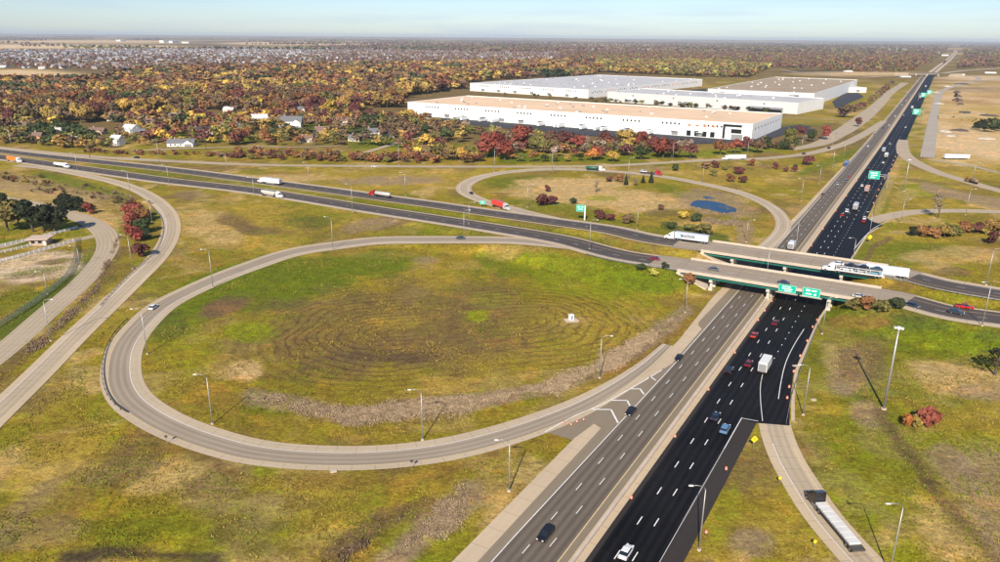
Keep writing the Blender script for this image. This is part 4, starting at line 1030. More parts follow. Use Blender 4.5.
def box_truck(a, b_, dr, label, box=WHT, cab=WHT, L=7.2, c=CM, name='box_truck', big=False):
    x, y, z, rz = place(c, a, b_, dr, 0); root = empty(name, (x, y, z), rz, label, 'truck')
    f = (L+2.3)/2
    cb = MB(); cb.loft([sec(f, 1.0, .5, 1.5, .2), sec(f-.5, 1.1, .45, 1.7, .2), sec(f-.9, 1.1, .45, 2.45, .25), sec(f-2.2, 1.12, .45, 2.6, .25)], CARP); o = cb.build('cab', root, bevel=.04); o.color = (*cab, 1)
    ws = MB(); ws.quad([(f-.47, -.95, 1.72), (f-.47, .95, 1.72), (f-.87, .9, 2.4), (f-.87, -.9, 2.4)], GLASS); ws.build('windshield', root)
    b2 = MB(); b2.box((f-2.4-L/2, 0, 2.35), (L, 2.55, 2.9), TRLP); o = b2.build('cargo_box', root, bevel=.12); o.color = (*box, 1)
    rd = MB(); rd.box((f-2.42-L, 0, 2.2), (.05, 2.2, 2.3), GRYM); rd.build('rear_door', root)
    fr = MB(); fr.box((f-2.2-L/2, 0, .75), (L+1, .9, .3), BLACKM); fr.box((f-2.4-L, 0, .55), (.3, 2.3, .18), BLACKM); fr.build('chassis', root)
    for s in (-1, 1):
        wheel(f-1.0, s*.98, .48, .3, root); wheel(f-L-.9, s*.9, .48, .55, root)
        tl = MB(); tl.box((f-2.45-L, s*.95, .95), (.06, .25, .15), TLITE); tl.build('taillight', root)
    return root
box_truck(765, 369, 1, 'white box truck on the black road between the two red cars and the exit ramp', (.74,.74,.68))
box_truck(791.5, 249, 1, 'white box truck just beyond the far overpass', L=6)
box_truck(855.5, 209.5, 1, 'truck with white lower end and grey load beyond the overpass', (.5,.5,.5), (.75,.75,.75), 8)
box_truck(867, 191.5, 1, 'orange truck on the black road beyond the bridges', (.62,.25,.17), (.4,.3,.25), 9)
box_truck(886, 157.5, 1, 'white truck just above the cantilever sign', L=7)
box_truck(883.5, 152, 1, 'blue grey truck beside the white one above the cantilever sign', (.35,.42,.52), (.3,.36,.45), 8)
box_truck(912, 109, 1, 'white truck left of the farther single green sign', L=12)
box_truck(920, 98.5, 1, 'white truck below the pair of distant green signs', L=12)
box_truck(925.5, 87.5, 1, 'white truck right above the pair of distant green signs', L=12)
box_truck(846, 166, -1, 'blue truck on the grey carriageway beyond the bridges', (.10,.18,.32), (.06,.12,.3), 7)
x, y, z, rz = place(B6, 971, 183, -1, 0); semi(x, y, z, rz, 'truck with orange load on the northeast ramp at the right', cab=(.3,.16,.05), kind='tank', tcol=(.25,.15,.08), L=8)
LND = [(330, 'east loop ramp mouth'), (480, 'cantilever sign'), (640, 'northeast ramp'), (900, 'collector road'), (1150, 'lone distant green sign'), (1500, 'distant pair of signs'), (1900, 'far crossroad')]
LN = {6.6: 'mid lane of the black road', 10.2: 'right lane of the black road', 3.2: 'left lane of the black road', -5.4: 'inner lane of the grey road', -9: 'mid lane of the grey road', -12.4: 'outer lane of the grey road'}
CL = [(WHT, 'white'), (SIL, 'silver'), (BLK, 'black'), (MAR, 'dark red'), (GRY, 'grey')]
kk = 0
for s in (352, 395, 440, 455, 520, 560, 610, 690, 760, 830, 870, 960, 1010, 1080, 1200, 1270, 1340, 1430, 1560, 1650, 1780, 1900):
    off = list(LN)[(kk*5+kk//6) % 6]; (cl, cn) = CL[(kk*3) % 5]; e = SO(s, off); an = tangent(CM, e[0], e[1])[0]
    l = min(LND, key=lambda q: abs(q[0]-s)); rel = 'just below the' if s < l[0]-15 else 'just past the' if s > l[0]+15 else 'level with the'
    spawn('suv' if kk % 3 == 0 else 'sedan', float(e[0]), float(e[1]), .09, an+(0 if off > 0 else math.pi), cl, '%s car, %s, %s %s' % (cn, LN[off], rel, l[1])); kk += 1
# parked trailers
def parked(a, b_, an, label, col=(.8,.8,.8), L=14.5):
    g = G(a, b_); root = empty('parked_trailer', (float(g[0]), float(g[1]), .3), an, label, 'trailer')
    b2 = MB(); b2.box((0, 0, 2.5), (L, 2.6, 2.9), TRLP); o = b2.build('trailer_box', root); o.color = (*col, 1)
    for s in (-1, 1):
        wheel(-L/2+1.5, s*.9, .52, .6, root); q = MB(); q.box((L/2-2.5, s*.8, .6), (.15, .15, 1.1), DSTEEL); q.build('landing_gear', root)
    fr = MB(); fr.box((0, 0, .95), (L-.2, .9, .25), BLACKM); fr.build('trailer_frame', root)
parked(956, 159.5, R(-3), 'long white trailer parked in the tan field at the right', (.9,.9,.9), 20)

# ------------------------------------------------------------------ light poles
def hfind(bx, by, ty, g):
    for h in np.arange(3, 45, .2):
        if P(g[0], g[1], g[2]+h)[1] < ty: return float(h)
    return 12.0
def pole(bx, by, ty, arm, label, zc=0, kind='lamp'):
    g = GZ(bx, by, 1) if zc else np.array([*G(bx, by), 0.0])
    g[2] = gz(g[0], g[1]) if not zc else g[2]
    h = min(max(hfind(bx, by, ty, g), 8), 32)
    far_ = max(1.0, g[1]/420)**.35
    root = empty('high_mast_light' if kind == 'mast' else 'street_lamp', tuple(map(float, g)), 0, label, 'lamp post')
    p_ = MB(); p_.tube([(0, 0, 0), (0, 0, h*.5), (0, 0, h)], [.17*far_, .13*far_, .09*far_] if kind != 'mast' else [.38, .28, .18], STEEL, 10); p_.build('pole', root, smooth=True)
    bs = MB(); bs.tube([(0, 0, -.2), (0, 0, .35)], .38 if kind != 'mast' else .7, CONCW, 12); bs.build('base', root)
    if kind == 'mast':
        rg = MB(); rg.tube([(0, 0, h-.1), (0, 0, h+.35)], [.75, .55], LAMP, 14); rg.build('luminaire_ring', root)
        for k in range(6):
            a = k*math.pi/3; hd = MB(); hd.box((math.cos(a)*.95, math.sin(a)*.95, h-.05), (.6, .4, .25), LAMP, a); hd.build('lamp_head', root)
    else:
        s = {'L': -1, 'R': 1}[arm]
        am = MB(); am.tube([(0, 0, h-.3), (s*.15, 0, h+.35), (s*.7, 0, h+.75), (s*1.6, 0, h+.9), (s*2.5, 0, h+.9)], .07*far_, STEEL, 8); am.build('arm', root, smooth=True)
        hd = MB(); hd.box((s*2.8, 0, h+.88), (.95*far_, .38*far_, .18), LAMP, taper=(.8, .7)); hd.build('lamp_head', root)
    return root
POLES = [
(51,341,302,'R','curved arm lamp post between the frontage road and the long outer ramp'),
(213,287.5,252,'L','lamp post just inside the upper left of the big loop ramp'),
(147.5,354,312,'L','lamp post inside the left bend of the big loop below the white car'),
(132.5,269,237,'L','lamp post left of the outer ramp guardrail above the big loop'),
(152,222,204,'L','lamp post at the inner bend of the outer ramp beside the red shrubs'),
(130.5,196,172,'L','lamp post above the outer ramp where it starts to bend'),
(169,185.5,166,'L','lamp post on the near verge of the eastbound road by the outer ramp bend'),
(77.5,170,154,'L','lamp post beside the white tanker at the left'),
(159.5,165,141,'L','tall lamp post on the grass between connector and westbound road, left part'),
(227,172,155,'L','lamp post on the grass strip right above the westbound road left of the white semi'),
(12,149,131,'L','dark lamp post at the left edge beyond the main crossing road'),
(254,195,179,'L','lamp post on the median left of the hopper truck'),
(309,182.5,164,'L','lamp post on the grass strip right of the white semi'),
(352.5,212.5,186,'L','lamp post on the near verge of the eastbound road left of the loop top'),
(405.5,196,174,'L','lamp post on the tan grass right of the red cab truck'),
(333,250,219,'L','lamp post on the outer verge of the big loop top left part'),
(464,244,212,'R','lamp post beside the dark car at the top of the big loop'),
(469,229,204,'R','lamp post on the eastbound verge behind the dark car on the loop'),
(399,165,145,'R','lamp post among the shrubs beyond the northern connector'),
(494.5,172,149,'R','lamp post where the northwest loop meets the northern connector'),
(527.5,207.5,186,'R','lamp post inside the northwest loop left part'),
(589,260.5,222,'R','lamp post between the crossing road and the big loop, right of the merge'),
(637,229,211,'R','lamp post inside the northwest loop near the white lettered truck'),
(552,171,152,'R','lamp post in front of the orange and yellow trees beyond the loop'),
(628,180,159,'R','lamp post inside the top edge of the northwest loop'),
(672.5,161,144,'R','lamp post below the red trees right of centre'),
(702.5,184,165,'R','lamp post outside the northwest loop above the pond'),
(747,159,141,'R','lamp post right of the white semi on the connector'),
(746,242,222,'R','lamp post inside the right bend of the northwest loop'),
(801,201,180,'L','lamp post on the grass left of the grey road beyond the bridges, nearest one'),
(819,184,167,'L','lamp post on the grass left of the grey road beyond the bridges, middle one'),
(832.5,167.5,150,'L','lamp post on the grass left of the grey road beyond the bridges, farthest one'),
(795,252.5,222,'L','lamp post by the grey road directly behind the far overpass'),
(901,222.5,201,'R','lamp post beside the east loop ramp'),
(965.5,215,191,'R','lamp post beyond the autumn shrubs on the right'),
(869,237,214,'L','curved arm lamp post over the black road beside the yellow sign'),
(852.5,262,240,'L','curved arm lamp post at the right end of the far overpass'),
(973,179,164,'R','lamp post beside the northeast ramp truck'),
(822,334,300,'R','lamp post leaning at the right end of the near overpass'),
(803,415,368,'L','curved arm lamp post on the grass right of the ramp mouth'),
(699,550,490,'L','curved arm lamp post on the right edge of the black road at the bottom'),
(889,575,508,'L','curved arm lamp post in the green field beside the slab truck'),
(685,312.5,282,'L','lamp post on the embankment left of the near overpass'),
(599.5,378,339,'R','lamp post on the inner edge of the big loop where it meets the main road'),
(212.5,424,378,'L','lamp post inside the lower left bend of the big loop'),
(422.5,440,393,'L','lamp post inside the bottom of the big loop'),
(509,491,444,'L','lamp post outside the big loop beside the grey road'),
(47.5,294,275,'L','slim lamp post in the dirt lot behind the chain link fence'),
(80,266,249,'L','slim lamp post on the grass right of the chain link fence'),
(801,153.5,137,'R','lamp post above the black car on the northern connector'),
(844,155,144,'L','lamp post between connector and grey road near its merge'),
(832,147,135,'L','lamp post on the far verge of the connector by the red tree')]
for a, b_, t_, arm, lb in POLES: pole(a, b_, t_, arm, lb)
pole(883.7, 409, 328, 'L', 'tall high mast light in the green field right of the ramp', kind='mast')
pole(904, 191, 160, 'L', 'tall high mast light on the grass beyond the bridges right of the black road', kind='mast')
pole(982, 326, 285, 'L', 'lamp post standing by the eastbound road at the right edge', zc=1)
pole(986, 285, 251, 'R', 'lamp post standing by the westbound road at the right edge', zc=1)
pole(766, 281, 250, 'L', 'lamp post rising between the two overpasses')
# wooden utility poles among the houses
for a, b_, t_, lb in ((90,158,140,'wooden utility pole by the wooded houses, leftmost'), (206,150,135,'wooden utility pole at the edge of the shrubs below the houses'), (316,146,130,'wooden utility pole below the big white house'),
                      (364,146,128,'wooden utility pole right of the white gabled house'), (443,152,137,'wooden utility pole among yellow trees left of the red ones'), (35,137,118,'dark wooden utility pole at the far left above the crossing road')):
    g = G(a, b_); h = hfind(a, b_, t_, (*g, 0)); root = empty('utility_pole', (float(g[0]), float(g[1]), 0), rnd.random(), lb, 'utility pole')
    q = MB(); q.tube([(0, 0, -.2), (0, 0, h)], [.3, .2], BARK, 8); q.build('pole', root); q = MB(); q.box((0, 0, h-.6), (2.6, .18, .2), BARK); q.build('crossarm', root)

# ------------------------------------------------------------------ signs
def sign_panel(root, x, y, z, wd, h, name='panel', bars=None, mt=None, ry=0):
    q = MB(); q.box((x, y, z), (wd, .12, h), mt or SGREEN); o = q.build(name, root, bevel=.02)
    q = MB(); e = .09
    for dx, dz, a, b_ in ((0, h/2-e, wd-.1, .07), (0, -h/2+e, wd-.1, .07), (-wd/2+e, 0, .07, h-.2), (wd/2-e, 0, .07, h-.2)): q.box((x+dx, y-.07, z+dz), (a, .02, b_), SWHITE)
    q.build('border', o)
    q = MB()
    for dx, dz, a, b_ in bars or (): q.box((x+dx*wd, y-.075, z+dz*h), (a*wd, .02, b_*h), SWHITE)
    if bars: q.build('legend', o)
    return o
# two signs hung on the near overpass above the black road
for off, wd, hh, tp, lab, bars in ((6.0, 6.2, 2.9, .35, 'green overhead sign with a clipped left side on the near overpass, left of two', ((-.05,.22,.5,.12),(0,-.05,.6,.12),(.05,-.3,.4,.1))),
                              (14.4, 6.0, 3.3, 0, 'green overhead sign with blocks of white legend on the near overpass, right of two', ((-.2,.2,.25,.22),(.15,.2,.3,.16),(-.15,-.2,.35,.14),(.22,-.22,.14,.2)))):
    e = SO(SN-9.9, off, 0); an = math.atan2(N0[1], N0[0])
    root = empty('overhead_sign', (float(e[0]), float(e[1]), ZB-1.5), an, lab, 'road sign')
    sign_panel(root, 0, -.5, 2.0, wd, hh, bars=bars)
    q = MB(); q.box((0, -.75, .25), (wd+1.6, 1.1, .12), CONCW); q.build('catwalk', root)
    for dx in (-wd*.35, wd*.35):
        q = MB(); q.box((dx, -.3, 1.2), (.12, .25, 2.4), STEEL); q.build('bracket', root)
def gantry(a, b_, lab, off_sign, wd, hh, zc_, arm, post=True):
    g = G(a, b_); an = math.atan2(N0[1], N0[0]); root = empty('cantilever_sign', (float(g[0]), float(g[1]), 0), an, lab, 'road sign')
    q = MB(); q.tube([(0, 0, 0), (0, 0, zc_+hh/2)], [.3, .25], STEEL, 10); q.build('post', root)
    for z in (zc_-.6, zc_+.6):
        q = MB(); q.tube([(0, 0, z), (off_sign-wd/2*np.sign(off_sign)*-1, 0, z)], .13, STEEL, 8); q.build('arm', root)
    sign_panel(root, off_sign, -.3, zc_, wd, hh, bars=((-.2,.25,.3,.16),(.15,.25,.3,.12),(0,-.02,.6,.12),(-.1,-.28,.4,.12)))
gantry(886.5, 188.5, 'large green cantilever sign over the right lanes beyond the bridges', -8.6, 6.8, 5.4, 8.2, 8)
gantry(922.5, 119.5, 'green sign over the far black road, lower one standing alone', -8, 8.5, 7, 9, 8)
gantry(934.5, 98, 'green sign over the far black road, right of the distant pair', -9, 8, 7, 9, 8)
gantry(918.0, 100.5, 'green sign over the far black road, left of the distant pair', 6.5, 8, 7, 9, 8)
g = G(584.5, 221.5); root = empty('exit_sign', (float(g[0]), float(g[1]), 0), R(-12), 'green sign on a thick pale post beside the westbound road', 'road sign')
q = MB(); q.tube([(0, 0, 0), (0, 0, 8.6)], .42, WHITE, 12); q.build('post', root)
sign_panel(root, -2.4, -.3, 7.2, 4.6, 3.6, bars=((-.2,.2,.3,.2),(.2,.2,.25,.15),(0,-.15,.6,.12)))
g = G(482.5, 207.5); root = empty('exit_sign', (float(g[0]), float(g[1]), 0), R(-12), 'small green exit sign in the nose of the northwest loop', 'road sign')
for dx in (-1, 1): q = MB(); q.tube([(dx, 0, 0), (dx, 0, 2.4)], .1, STEEL, 8); q.build('post', root)
sign_panel(root, 0, -.2, 3.0, 3.4, 2.0, bars=((0,.15,.5,.15),(0,-.2,.4,.15)))
def diamond(a, b_, lab, s=1.0, zc_=2.6, plate=False, tm=SYEL, dr=1):
    g = G(a, b_); root = empty('warning_sign', (float(g[0]), float(g[1]), 0), R(8), lab, 'road sign')
    q = MB(); q.box((0, 0, zc_/2), (.09, .09, zc_), STEEL); q.build('post', root)
    q = MB(); r_ = s
    f_ = [(0, -.06, zc_-r_), (r_, -.06, zc_), (0, -.06, zc_+r_), (-r_, -.06, zc_)]
    k_ = [(x_, y_+.04, z_) for x_, y_, z_ in f_]
    q.loft([k_, f_], tm); o = q.build('panel', root)
    if plate:
        q = MB(); q.box((-.1*s, -.075, zc_), (.12*s, .02, .7*s), BLACKM); q.box((.12*s, -.075, zc_+.22*s), (.12*s, .02, .4*s), BLACKM, 0); q.build('arrow', o)
diamond(753, 450, 'yellow diamond warning sign in the grass wedge by the exit ramp', .95, 3.0, True)
diamond(869, 243, 'yellow diamond sign on the verge beyond the far overpass', 1.3, 3.0)
diamond(779, 484, 'small yellow marker sign on the left verge of the exit ramp, upper one', .45, 1.6)
diamond(814, 548, 'small yellow marker sign on the left verge of the exit ramp, lower one', .45, 1.6)
diamond(167, 443.5, 'small dark backed sign on the outer verge of the loop bottom left', .5, 2.0, tm=DSTEEL)
diamond(412, 468.5, 'small dark backed sign on the outer verge of the loop bottom', .5, 2.0, tm=DSTEEL)
# drums and cones
def drum_proto():
    root = empty('traffic_drum', (0, 0, -500))
    q = MB(); q.tube([(0, 0, .08), (0, 0, .5), (0, 0, .98)], [.34, .32, .27], ORANGE, 12); q.build('drum', root)
    for z in (.36, .72):
        r_ = .335-(z-.2)*.06; q = MB(); q.tube([(0, 0, z-.05), (0, 0, z+.05)], r_+.01, SWHITE, 12); q.build('reflective_band', root)
    q = MB(); q.tube([(0, 0, 0), (0, 0, .09)], .46, BLACKM, 12); q.build('base', root); return root
DP = None
def drum(x, y, lab, grp, s=1.0):
    global DP
    if DP is None: DP = drum_proto(); o = DP
    else: o = copy_tree(DP)
    o.location = (x, y, .09); o.scale = (s, s, s); tag(o, lab, 'traffic drum', grp)
for a, b_ in ((816.5,321),(812.5,328),(807,342),(800,357),(793.5,372.5),(789,388),(787,399),(726,470),(706,533.5)):
    g = G(a, b_); drum(float(g[0]), float(g[1]), 'orange and white traffic drum on the right edge of the black road', 'drums along the right edge of the black road', .85)
for s in (-6, 24, 54, 84, 114, 147, 158, 170, 230, 262, 300, 350, 400, 460):
    e = SO(s, .8); drum(float(e[0]), float(e[1]), 'orange and white traffic drum standing by the concrete median barrier', 'drums along the median barrier', .8)
for a, b_ in ((583.5,420.5),(577,422.5),(571,425.5),(563.5,424)):
    g = G(a, b_); drum(float(g[0]), float(g[1]), 'orange drum at the nose of the gore beside the big loop ramp', 'drums at the gore nose', .7)
for s in np.arange(385, 660, 24):
    e = SO(s, 17.0+.6*math.sin(s)); drum(float(e[0]), float(e[1]), 'orange drum lining the right lane beyond the bridges', 'drums along the right lane beyond the bridges', 1.0)
# small concrete cabinet in the loop
g = G(571.5, 320.5); root = empty('utility_cabinet', (float(g[0]), float(g[1]), 0), R(20), 'small white cabinet on a concrete pad inside the big loop', 'utility cabinet')
q = MB(); q.box((0, 0, .08), (4.6, 3.6, .3), CONCW); q.build('pad', root); q = MB(); q.box((0, .3, 1.2), (1.6, 1.4, 2.0), WHITE); q.build('cabinet', root, bevel=.03); q = MB(); q.box((0, -.42, 1.2), (.7, .03, 1.5), GRYM); q.build('door', root)
for a, b_, lb in ((333.5,471.5,'small concrete drain box on the outer verge of the loop bottom'), (795,366,'concrete junction box lid in the grass right of the drums'), (813.5,400,'round concrete manhole in the grass right of the ramp')):
    g = G(a, b_); q = MB(); q.box((float(g[0]), float(g[1]), .1), (1.5, .9, .24), CONCW, .3); tag(q.build('drain_inlet', bevel=.04), lb, 'drain inlet')

# spoil heaps and stacked material on the graded land
HEAPS = [(957,93,7,3,'dark'),(958,97,8,3,'dark'),(957,101,8,4,'dark'),(960,105,6,3,'dark'),(940,104,9,1.6,'pale'),(952,112,10,1.5,'tan'),(966,113,12,1.8,'dark'),(978,114,10,1.6,'tan'),(990,116,12,1.8,'dark'),(944,132,7,1.4,'pale'),(951,136,7,1.2,'pale'),(960,131,9,1.8,'dark'),(986,139,8,1.2,'pale'),(948,87,9,2,'pale'),(962,84.5,14,3,'dark'),(985,87,16,1.5,'tan'),(936,93,6,1.6,'pale')]
HMAT = {'dark': mat('dark_spoil', (.10, .08, .07), .95, var=.3, scale=.8), 'pale': mat('pale_rubble', (.52, .46, .38), .95, var=.2, scale=.8), 'tan': mat('tan_spoil', (.40, .28, .16), .95, var=.2, scale=.8)}
PLC = ['nearest the pale service road bend', 'second in the column', 'third in the column', 'lowest in the column', 'beside the service road', 'by the cross track, leftmost', 'by the cross track, second', 'by the cross track, third', 'by the cross track near the right edge', 'left of the dark thicket', 'lower left of the dark thicket', 'just left of the dark thicket', 'below the dark thicket', 'at the top of the service road', 'by the far track', 'by the far track near the right edge', 'right beside the service road top']
for (a, b_, s, h_, k_), pl_ in zip(HEAPS, PLC):
    g = G(a, b_); bm = bmesh.new(); bmesh.ops.create_icosphere(bm, subdivisions=3, radius=1)
    sd_ = rnd.random()*50
    for v_ in bm.verts:
        n_ = 1+.5*(float(vnoise(v_.co.x*1.8+sd_, v_.co.y*1.8)) - .5)+.25*(float(vnoise(v_.co.x*5+sd_, v_.co.y*5))-.5); v_.co = Vector((v_.co.x*s*n_, v_.co.y*s*.7*n_, v_.co.z*h_*n_*1.2-.2))
    me = bpy.data.meshes.new('spoil_heap'); bm.to_mesh(me); bm.free(); me.materials.append(HMAT[k_]); o = link('spoil_heap', me); o.location = (float(g[0]), float(g[1]), 0); o.rotation_euler = (0, 0, sd_)
    tag(o, '%s heap on the graded land, %s' % (k_, pl_), 'heap')
# ------------------------------------------------------------------ warehouses
WU = G(751, 141.5)-G(408, 115.5); WU /= np.linalg.norm(WU)
def warehouse(a, b_, c_, h, roofm, label, z0=.0, name='warehouse', win=9, doors=14, grp=5, wn_z=.78, dims=None, top=0):
    A_, B_, C__ = G(*a, top), G(*b_, top), G(*c_, top); u = B_-A_; Lu = np.linalg.norm(u); u /= Lu
    if dims: u = WU; Lu = dims[0]; B_ = A_+u*Lu; C__ = B_+np.array([-u[1], u[0]])*dims[1]
    v_ = np.array([-u[1], u[0]]); 
    if (C__-B_)@v_ < 0: v_ = -v_
    Lv = float((C__-B_)@v_); an = math.atan2(u[1], u[0])
    root = empty(name, (float(A_[0]), float(A_[1]), 0), an, label, 'warehouse')
    q = MB(); q.box((Lu/2, Lv/2, h/2), (Lu, Lv, h), WWALL); q.build('wall', root)
    q = MB(); q.box((Lu/2, Lv/2, h+.15), (Lu-1.2, Lv-1.2, .3), roofm); rf = q.build('roof', root)
    for (cx, cy, dx, dy) in ((Lu/2, .3, Lu+.4, .6), (Lu/2, Lv-.3, Lu+.4, .6), (.3, Lv/2, .6, Lv-1.2), (Lu-.3, Lv/2, .6, Lv-1.2)):
        q = MB(); q.box((cx, cy, h+.5), (dx, dy, 1.0), WWALL); q.build('parapet', root)
    for k in range(int(Lu*Lv/1500)):
        q = MB(); s = rnd.uniform(1.6, 3.2); q.box((rnd.uniform(8, Lu-8), rnd.uniform(8, Lv-8), h+.3+.6), (s, s*.8, 1.2), GRYM if rnd.random() < .5 else WHITE); q.build('rooftop_unit', rf)
        if k > 55: break
    for k in range(win):
        x_ = Lu*(.04+.92*(k+.5)/win)
        for j in range(grp):
            q = MB(); q.box((x_+(j-(grp-1)/2)*4.3, -.04, h*wn_z), (1.7, .12, 1.9), GLASS); q.build('window', root)
    for k in range(doors):
        x_ = Lu*(.05+.86*(k+.5)/doors); q = MB(); q.box((x_, -.05, 2.6), (6.5, .14, 3.4), GRYM); q.box((x_, -.9, 4.8), (7.5, 1.8, .25), WWALL); q.build('dock_door', root)
    return root, Lu, Lv, h, an
r1, Lu, Lv, h, an = warehouse((408,115.5), (751,141.5), (781,128.5), 15.5, ROOFT, 'long white warehouse with a tan roof facing the highway')
for k in range(4):
    q = MB(); q.box((Lu-62+k*8, -.05, 3.6), (4.4, .14, 5.2), GLASS); q.build('window', r1)
    q = MB(); q.box((Lu-62+k*8, -.05, 11.5), (3.2, .14, 1.6), ORANGE); q.build('panel', r1)
q = MB(); q.box((Lu-19, -.12, 13.6), (18, .3, 2.2), BLACKM); q.box((Lu-27, -.12, 7), (2.2, .3, 12), BLACKM); q.box((Lu-15, -.1, 8.5), (10, .2, 4), GLASS); q.box((Lu-14, -.1, 3), (11, .2, 5), GRYM); q.build('entrance', r1)
for k in range(9):
    q = MB(); q.box((Lu+.05, 12+k*13, 11), (.14, 2.2, 2.0), GLASS); q.build('window', r1)
for k in range(26):
    if rnd.random() < .25: continue
    x_ = Lu*(.05+.86*(int(k/26*14)+.5+rnd.uniform(-.25, .25))/14); y_ = -9.5; ca, sa = math.cos(an), math.sin(an)
    rr0 = r1.location; root = empty('parked_trailer', (rr0.x+x_*ca-y_*sa, rr0.y+x_*sa+y_*ca, .3), an-math.pi/2, 'white trailer backed up to the %s docks of the tan roofed warehouse' % ('left' if k < 9 else 'middle' if k < 18 else 'right'), 'trailer', 'trailers at the %s docks of the long warehouse' % ('left' if k < 9 else 'middle' if k < 18 else 'right'))
    b2 = MB(); b2.box((0, 0, 2.5), (13.5, 2.6, 2.9), TRLP); o = b2.build('trailer_box', root); o.color = (.75, .75, .75, 1)
    b2 = MB(); b2.box((0, 0, .9), (13, .9, .25), BLACKM); b2.build('trailer_frame', root); wheel(-5, .9, .52, .6, root); wheel(-5, -.9, .52, .6, root)
r2 = warehouse((470,91), (588,98.6), (707,86.5), 13, ROOFG, 'pale grey roofed warehouse behind the tan roofed one', win=5, doors=6)
# windows on its right-hand facade
rr, Lu2, Lv2, h2, an2 = r2
for k in range(60):
    if k % 6 == 5: continue
    q = MB(); q.box((Lu2+.05, 14+k*(Lv2-28)/60, 10 if k % 2 else 8.5), (.14, 2.4, 1.8), ORANGE if (k//6) % 3 == 1 else GLASS); q.build('window', rr)
r3, Lu3, Lv3, h3, an3 = warehouse((607,101.5), (797,114.5), (831,109.5), 14, ROOFG, 'long low white warehouse between the tan roof and the brown roof', win=4, doors=5, grp=1)
r4, Lu4, Lv4, h4, an4 = warehouse((708,89.5), (812,93), (857,78), 18, ROOFB, 'white warehouse with a brown gravel roof near the highway', win=0, doors=0, dims=(158, 470), top=18)
for dx in (.12, .82):
    q = MB(); q.box((Lu4*dx, -.05, 12), (14, .16, 6), GRYM); q.box((Lu4*dx+4, -.2, 12.5), (7, .2, 5), GLASS); q.build('window', r4)
for k in range(3):
    q = MB(); q.box((Lu3*(.42+.0*k)+k*9, -.1, 4), (6, .2, 6), GRYM); q.build('entrance', r3)
q = MB(); q.box((Lu3-42, -1.6, 4.5), (46, 3, 5), GRYM); q.box((Lu3-42, -3.3, 2.6), (44, .3, 4), GLASS); q.build('entrance', r3)
warehouse((839,92.5), (866,92.7), (881,87), 8, ROOFG, 'small white flat roofed building right of the brown roofed warehouse', win=0, doors=2, name='commercial_building')
# far low commercial buildings
for k, (a, b_, L_1, W_1, hh) in enumerate(((735,54,170,60,9),(755,53.5,90,50,9),(900,50,260,90,10),(930,47.5,220,80,10),(745,55.5,120,50,8),(870,56,90,30,8),(168,43,60,200,26),(174,43.2,40,160,22),(121,41.5,60,120,18),(186,43.5,70,160,16),(958,75.5,30,14,4),(938,56,110,40,8),(848,72,24,12,4),(990,73.5,30,14,4),(905,77.3,26,12,3))):
    g = G(a, b_); q = MB(); q.box((0, 0, hh/2), (L_1, W_1, hh), WWALL, top=ROOFG); 
    for j in range(6): q.box((-L_1*.4+j*L_1*.16, -W_1/2-.1, hh*.4), (L_1*.05, .3, hh*.5), GRYM)
    o = q.build('distant_building'); o.location = (float(g[0]), float(g[1]), 0); o.rotation_euler = (0, 0, R(rnd.uniform(-20, 20)))
    lbs = ['long pale building on the horizon at centre right', 'pale block right of the longest one at centre right', 'wide white warehouse near the horizon left of the straight far road', 'white warehouse close under the horizon left of the far road',
           'low pale building in front of the centre right group', 'pale roadside building left of the far highway', 'tall white silo block on the tan farmland at the left', 'white block right beside the silo block on the farmland', 'small white farm block left of the silos', 'low white farm block right of the silos',
           'pale building beyond the distant crossroad on the right', 'white roofs beyond the distant crossroad', 'low pale shed by the distant bare field', 'white trailer office near the right edge beyond the fields', 'white shed left of the distant overpass']
    tag(o, lbs[k], 'building')
# gatehouse
g = G(41, 244); root = empty('gatehouse', (float(g[0]), float(g[1]), 0), R(8), 'small tan roofed gatehouse between the two white fenced drives', 'building')
BRK = mat('pale_brick', (.42, .33, .27), .85, var=.1, scale=1)
q = MB(); q.box((0, 0, 1.5), (7.5, 6, 3.0), BRK); q.build('wall', root)
q = MB(); q.box((0, 0, 3.15), (10, 8.5, .35), mat('tan_roof', (.55, .42, .33), .9, var=.08, scale=.6)); q.build('roof', root)
for dx in (-2, 1): q = MB(); q.box((dx, -3.03, 1.7), (1.6, .1, 1.2), GLASS); q.build('window', root)
q = MB(); q.box((3, -3.03, 1.1), (.9, .1, 2.1), WHITE); q.build('door', root)
# distant overpass (far end of the black road)
e = SO(2330, 3); q0 = empty('distant_overpass', (float(e[0]), float(e[1]), 0), math.atan2(N0[1], N0[0]), 'dark overpass crossing the highway far away', 'bridge')
q = MB(); q.box((0, 0, 8), (96, 22, 1.6), DSTEEL, top=RAMPC); q.build('deck', q0)
for dx in (-30, -4, 24): q = MB(); q.box((dx, 0, 3.6), (2, 20, 7.2), PIER); q.build('pier', q0)
for s in (-1, 1): q = MB(); q.box((s*66, 0, 3.6), (40, 26, 7.2), mat('embankment_soil', (.34, .26, .17), .95), taper=(.7, .5)); q.build('abutment', q0)
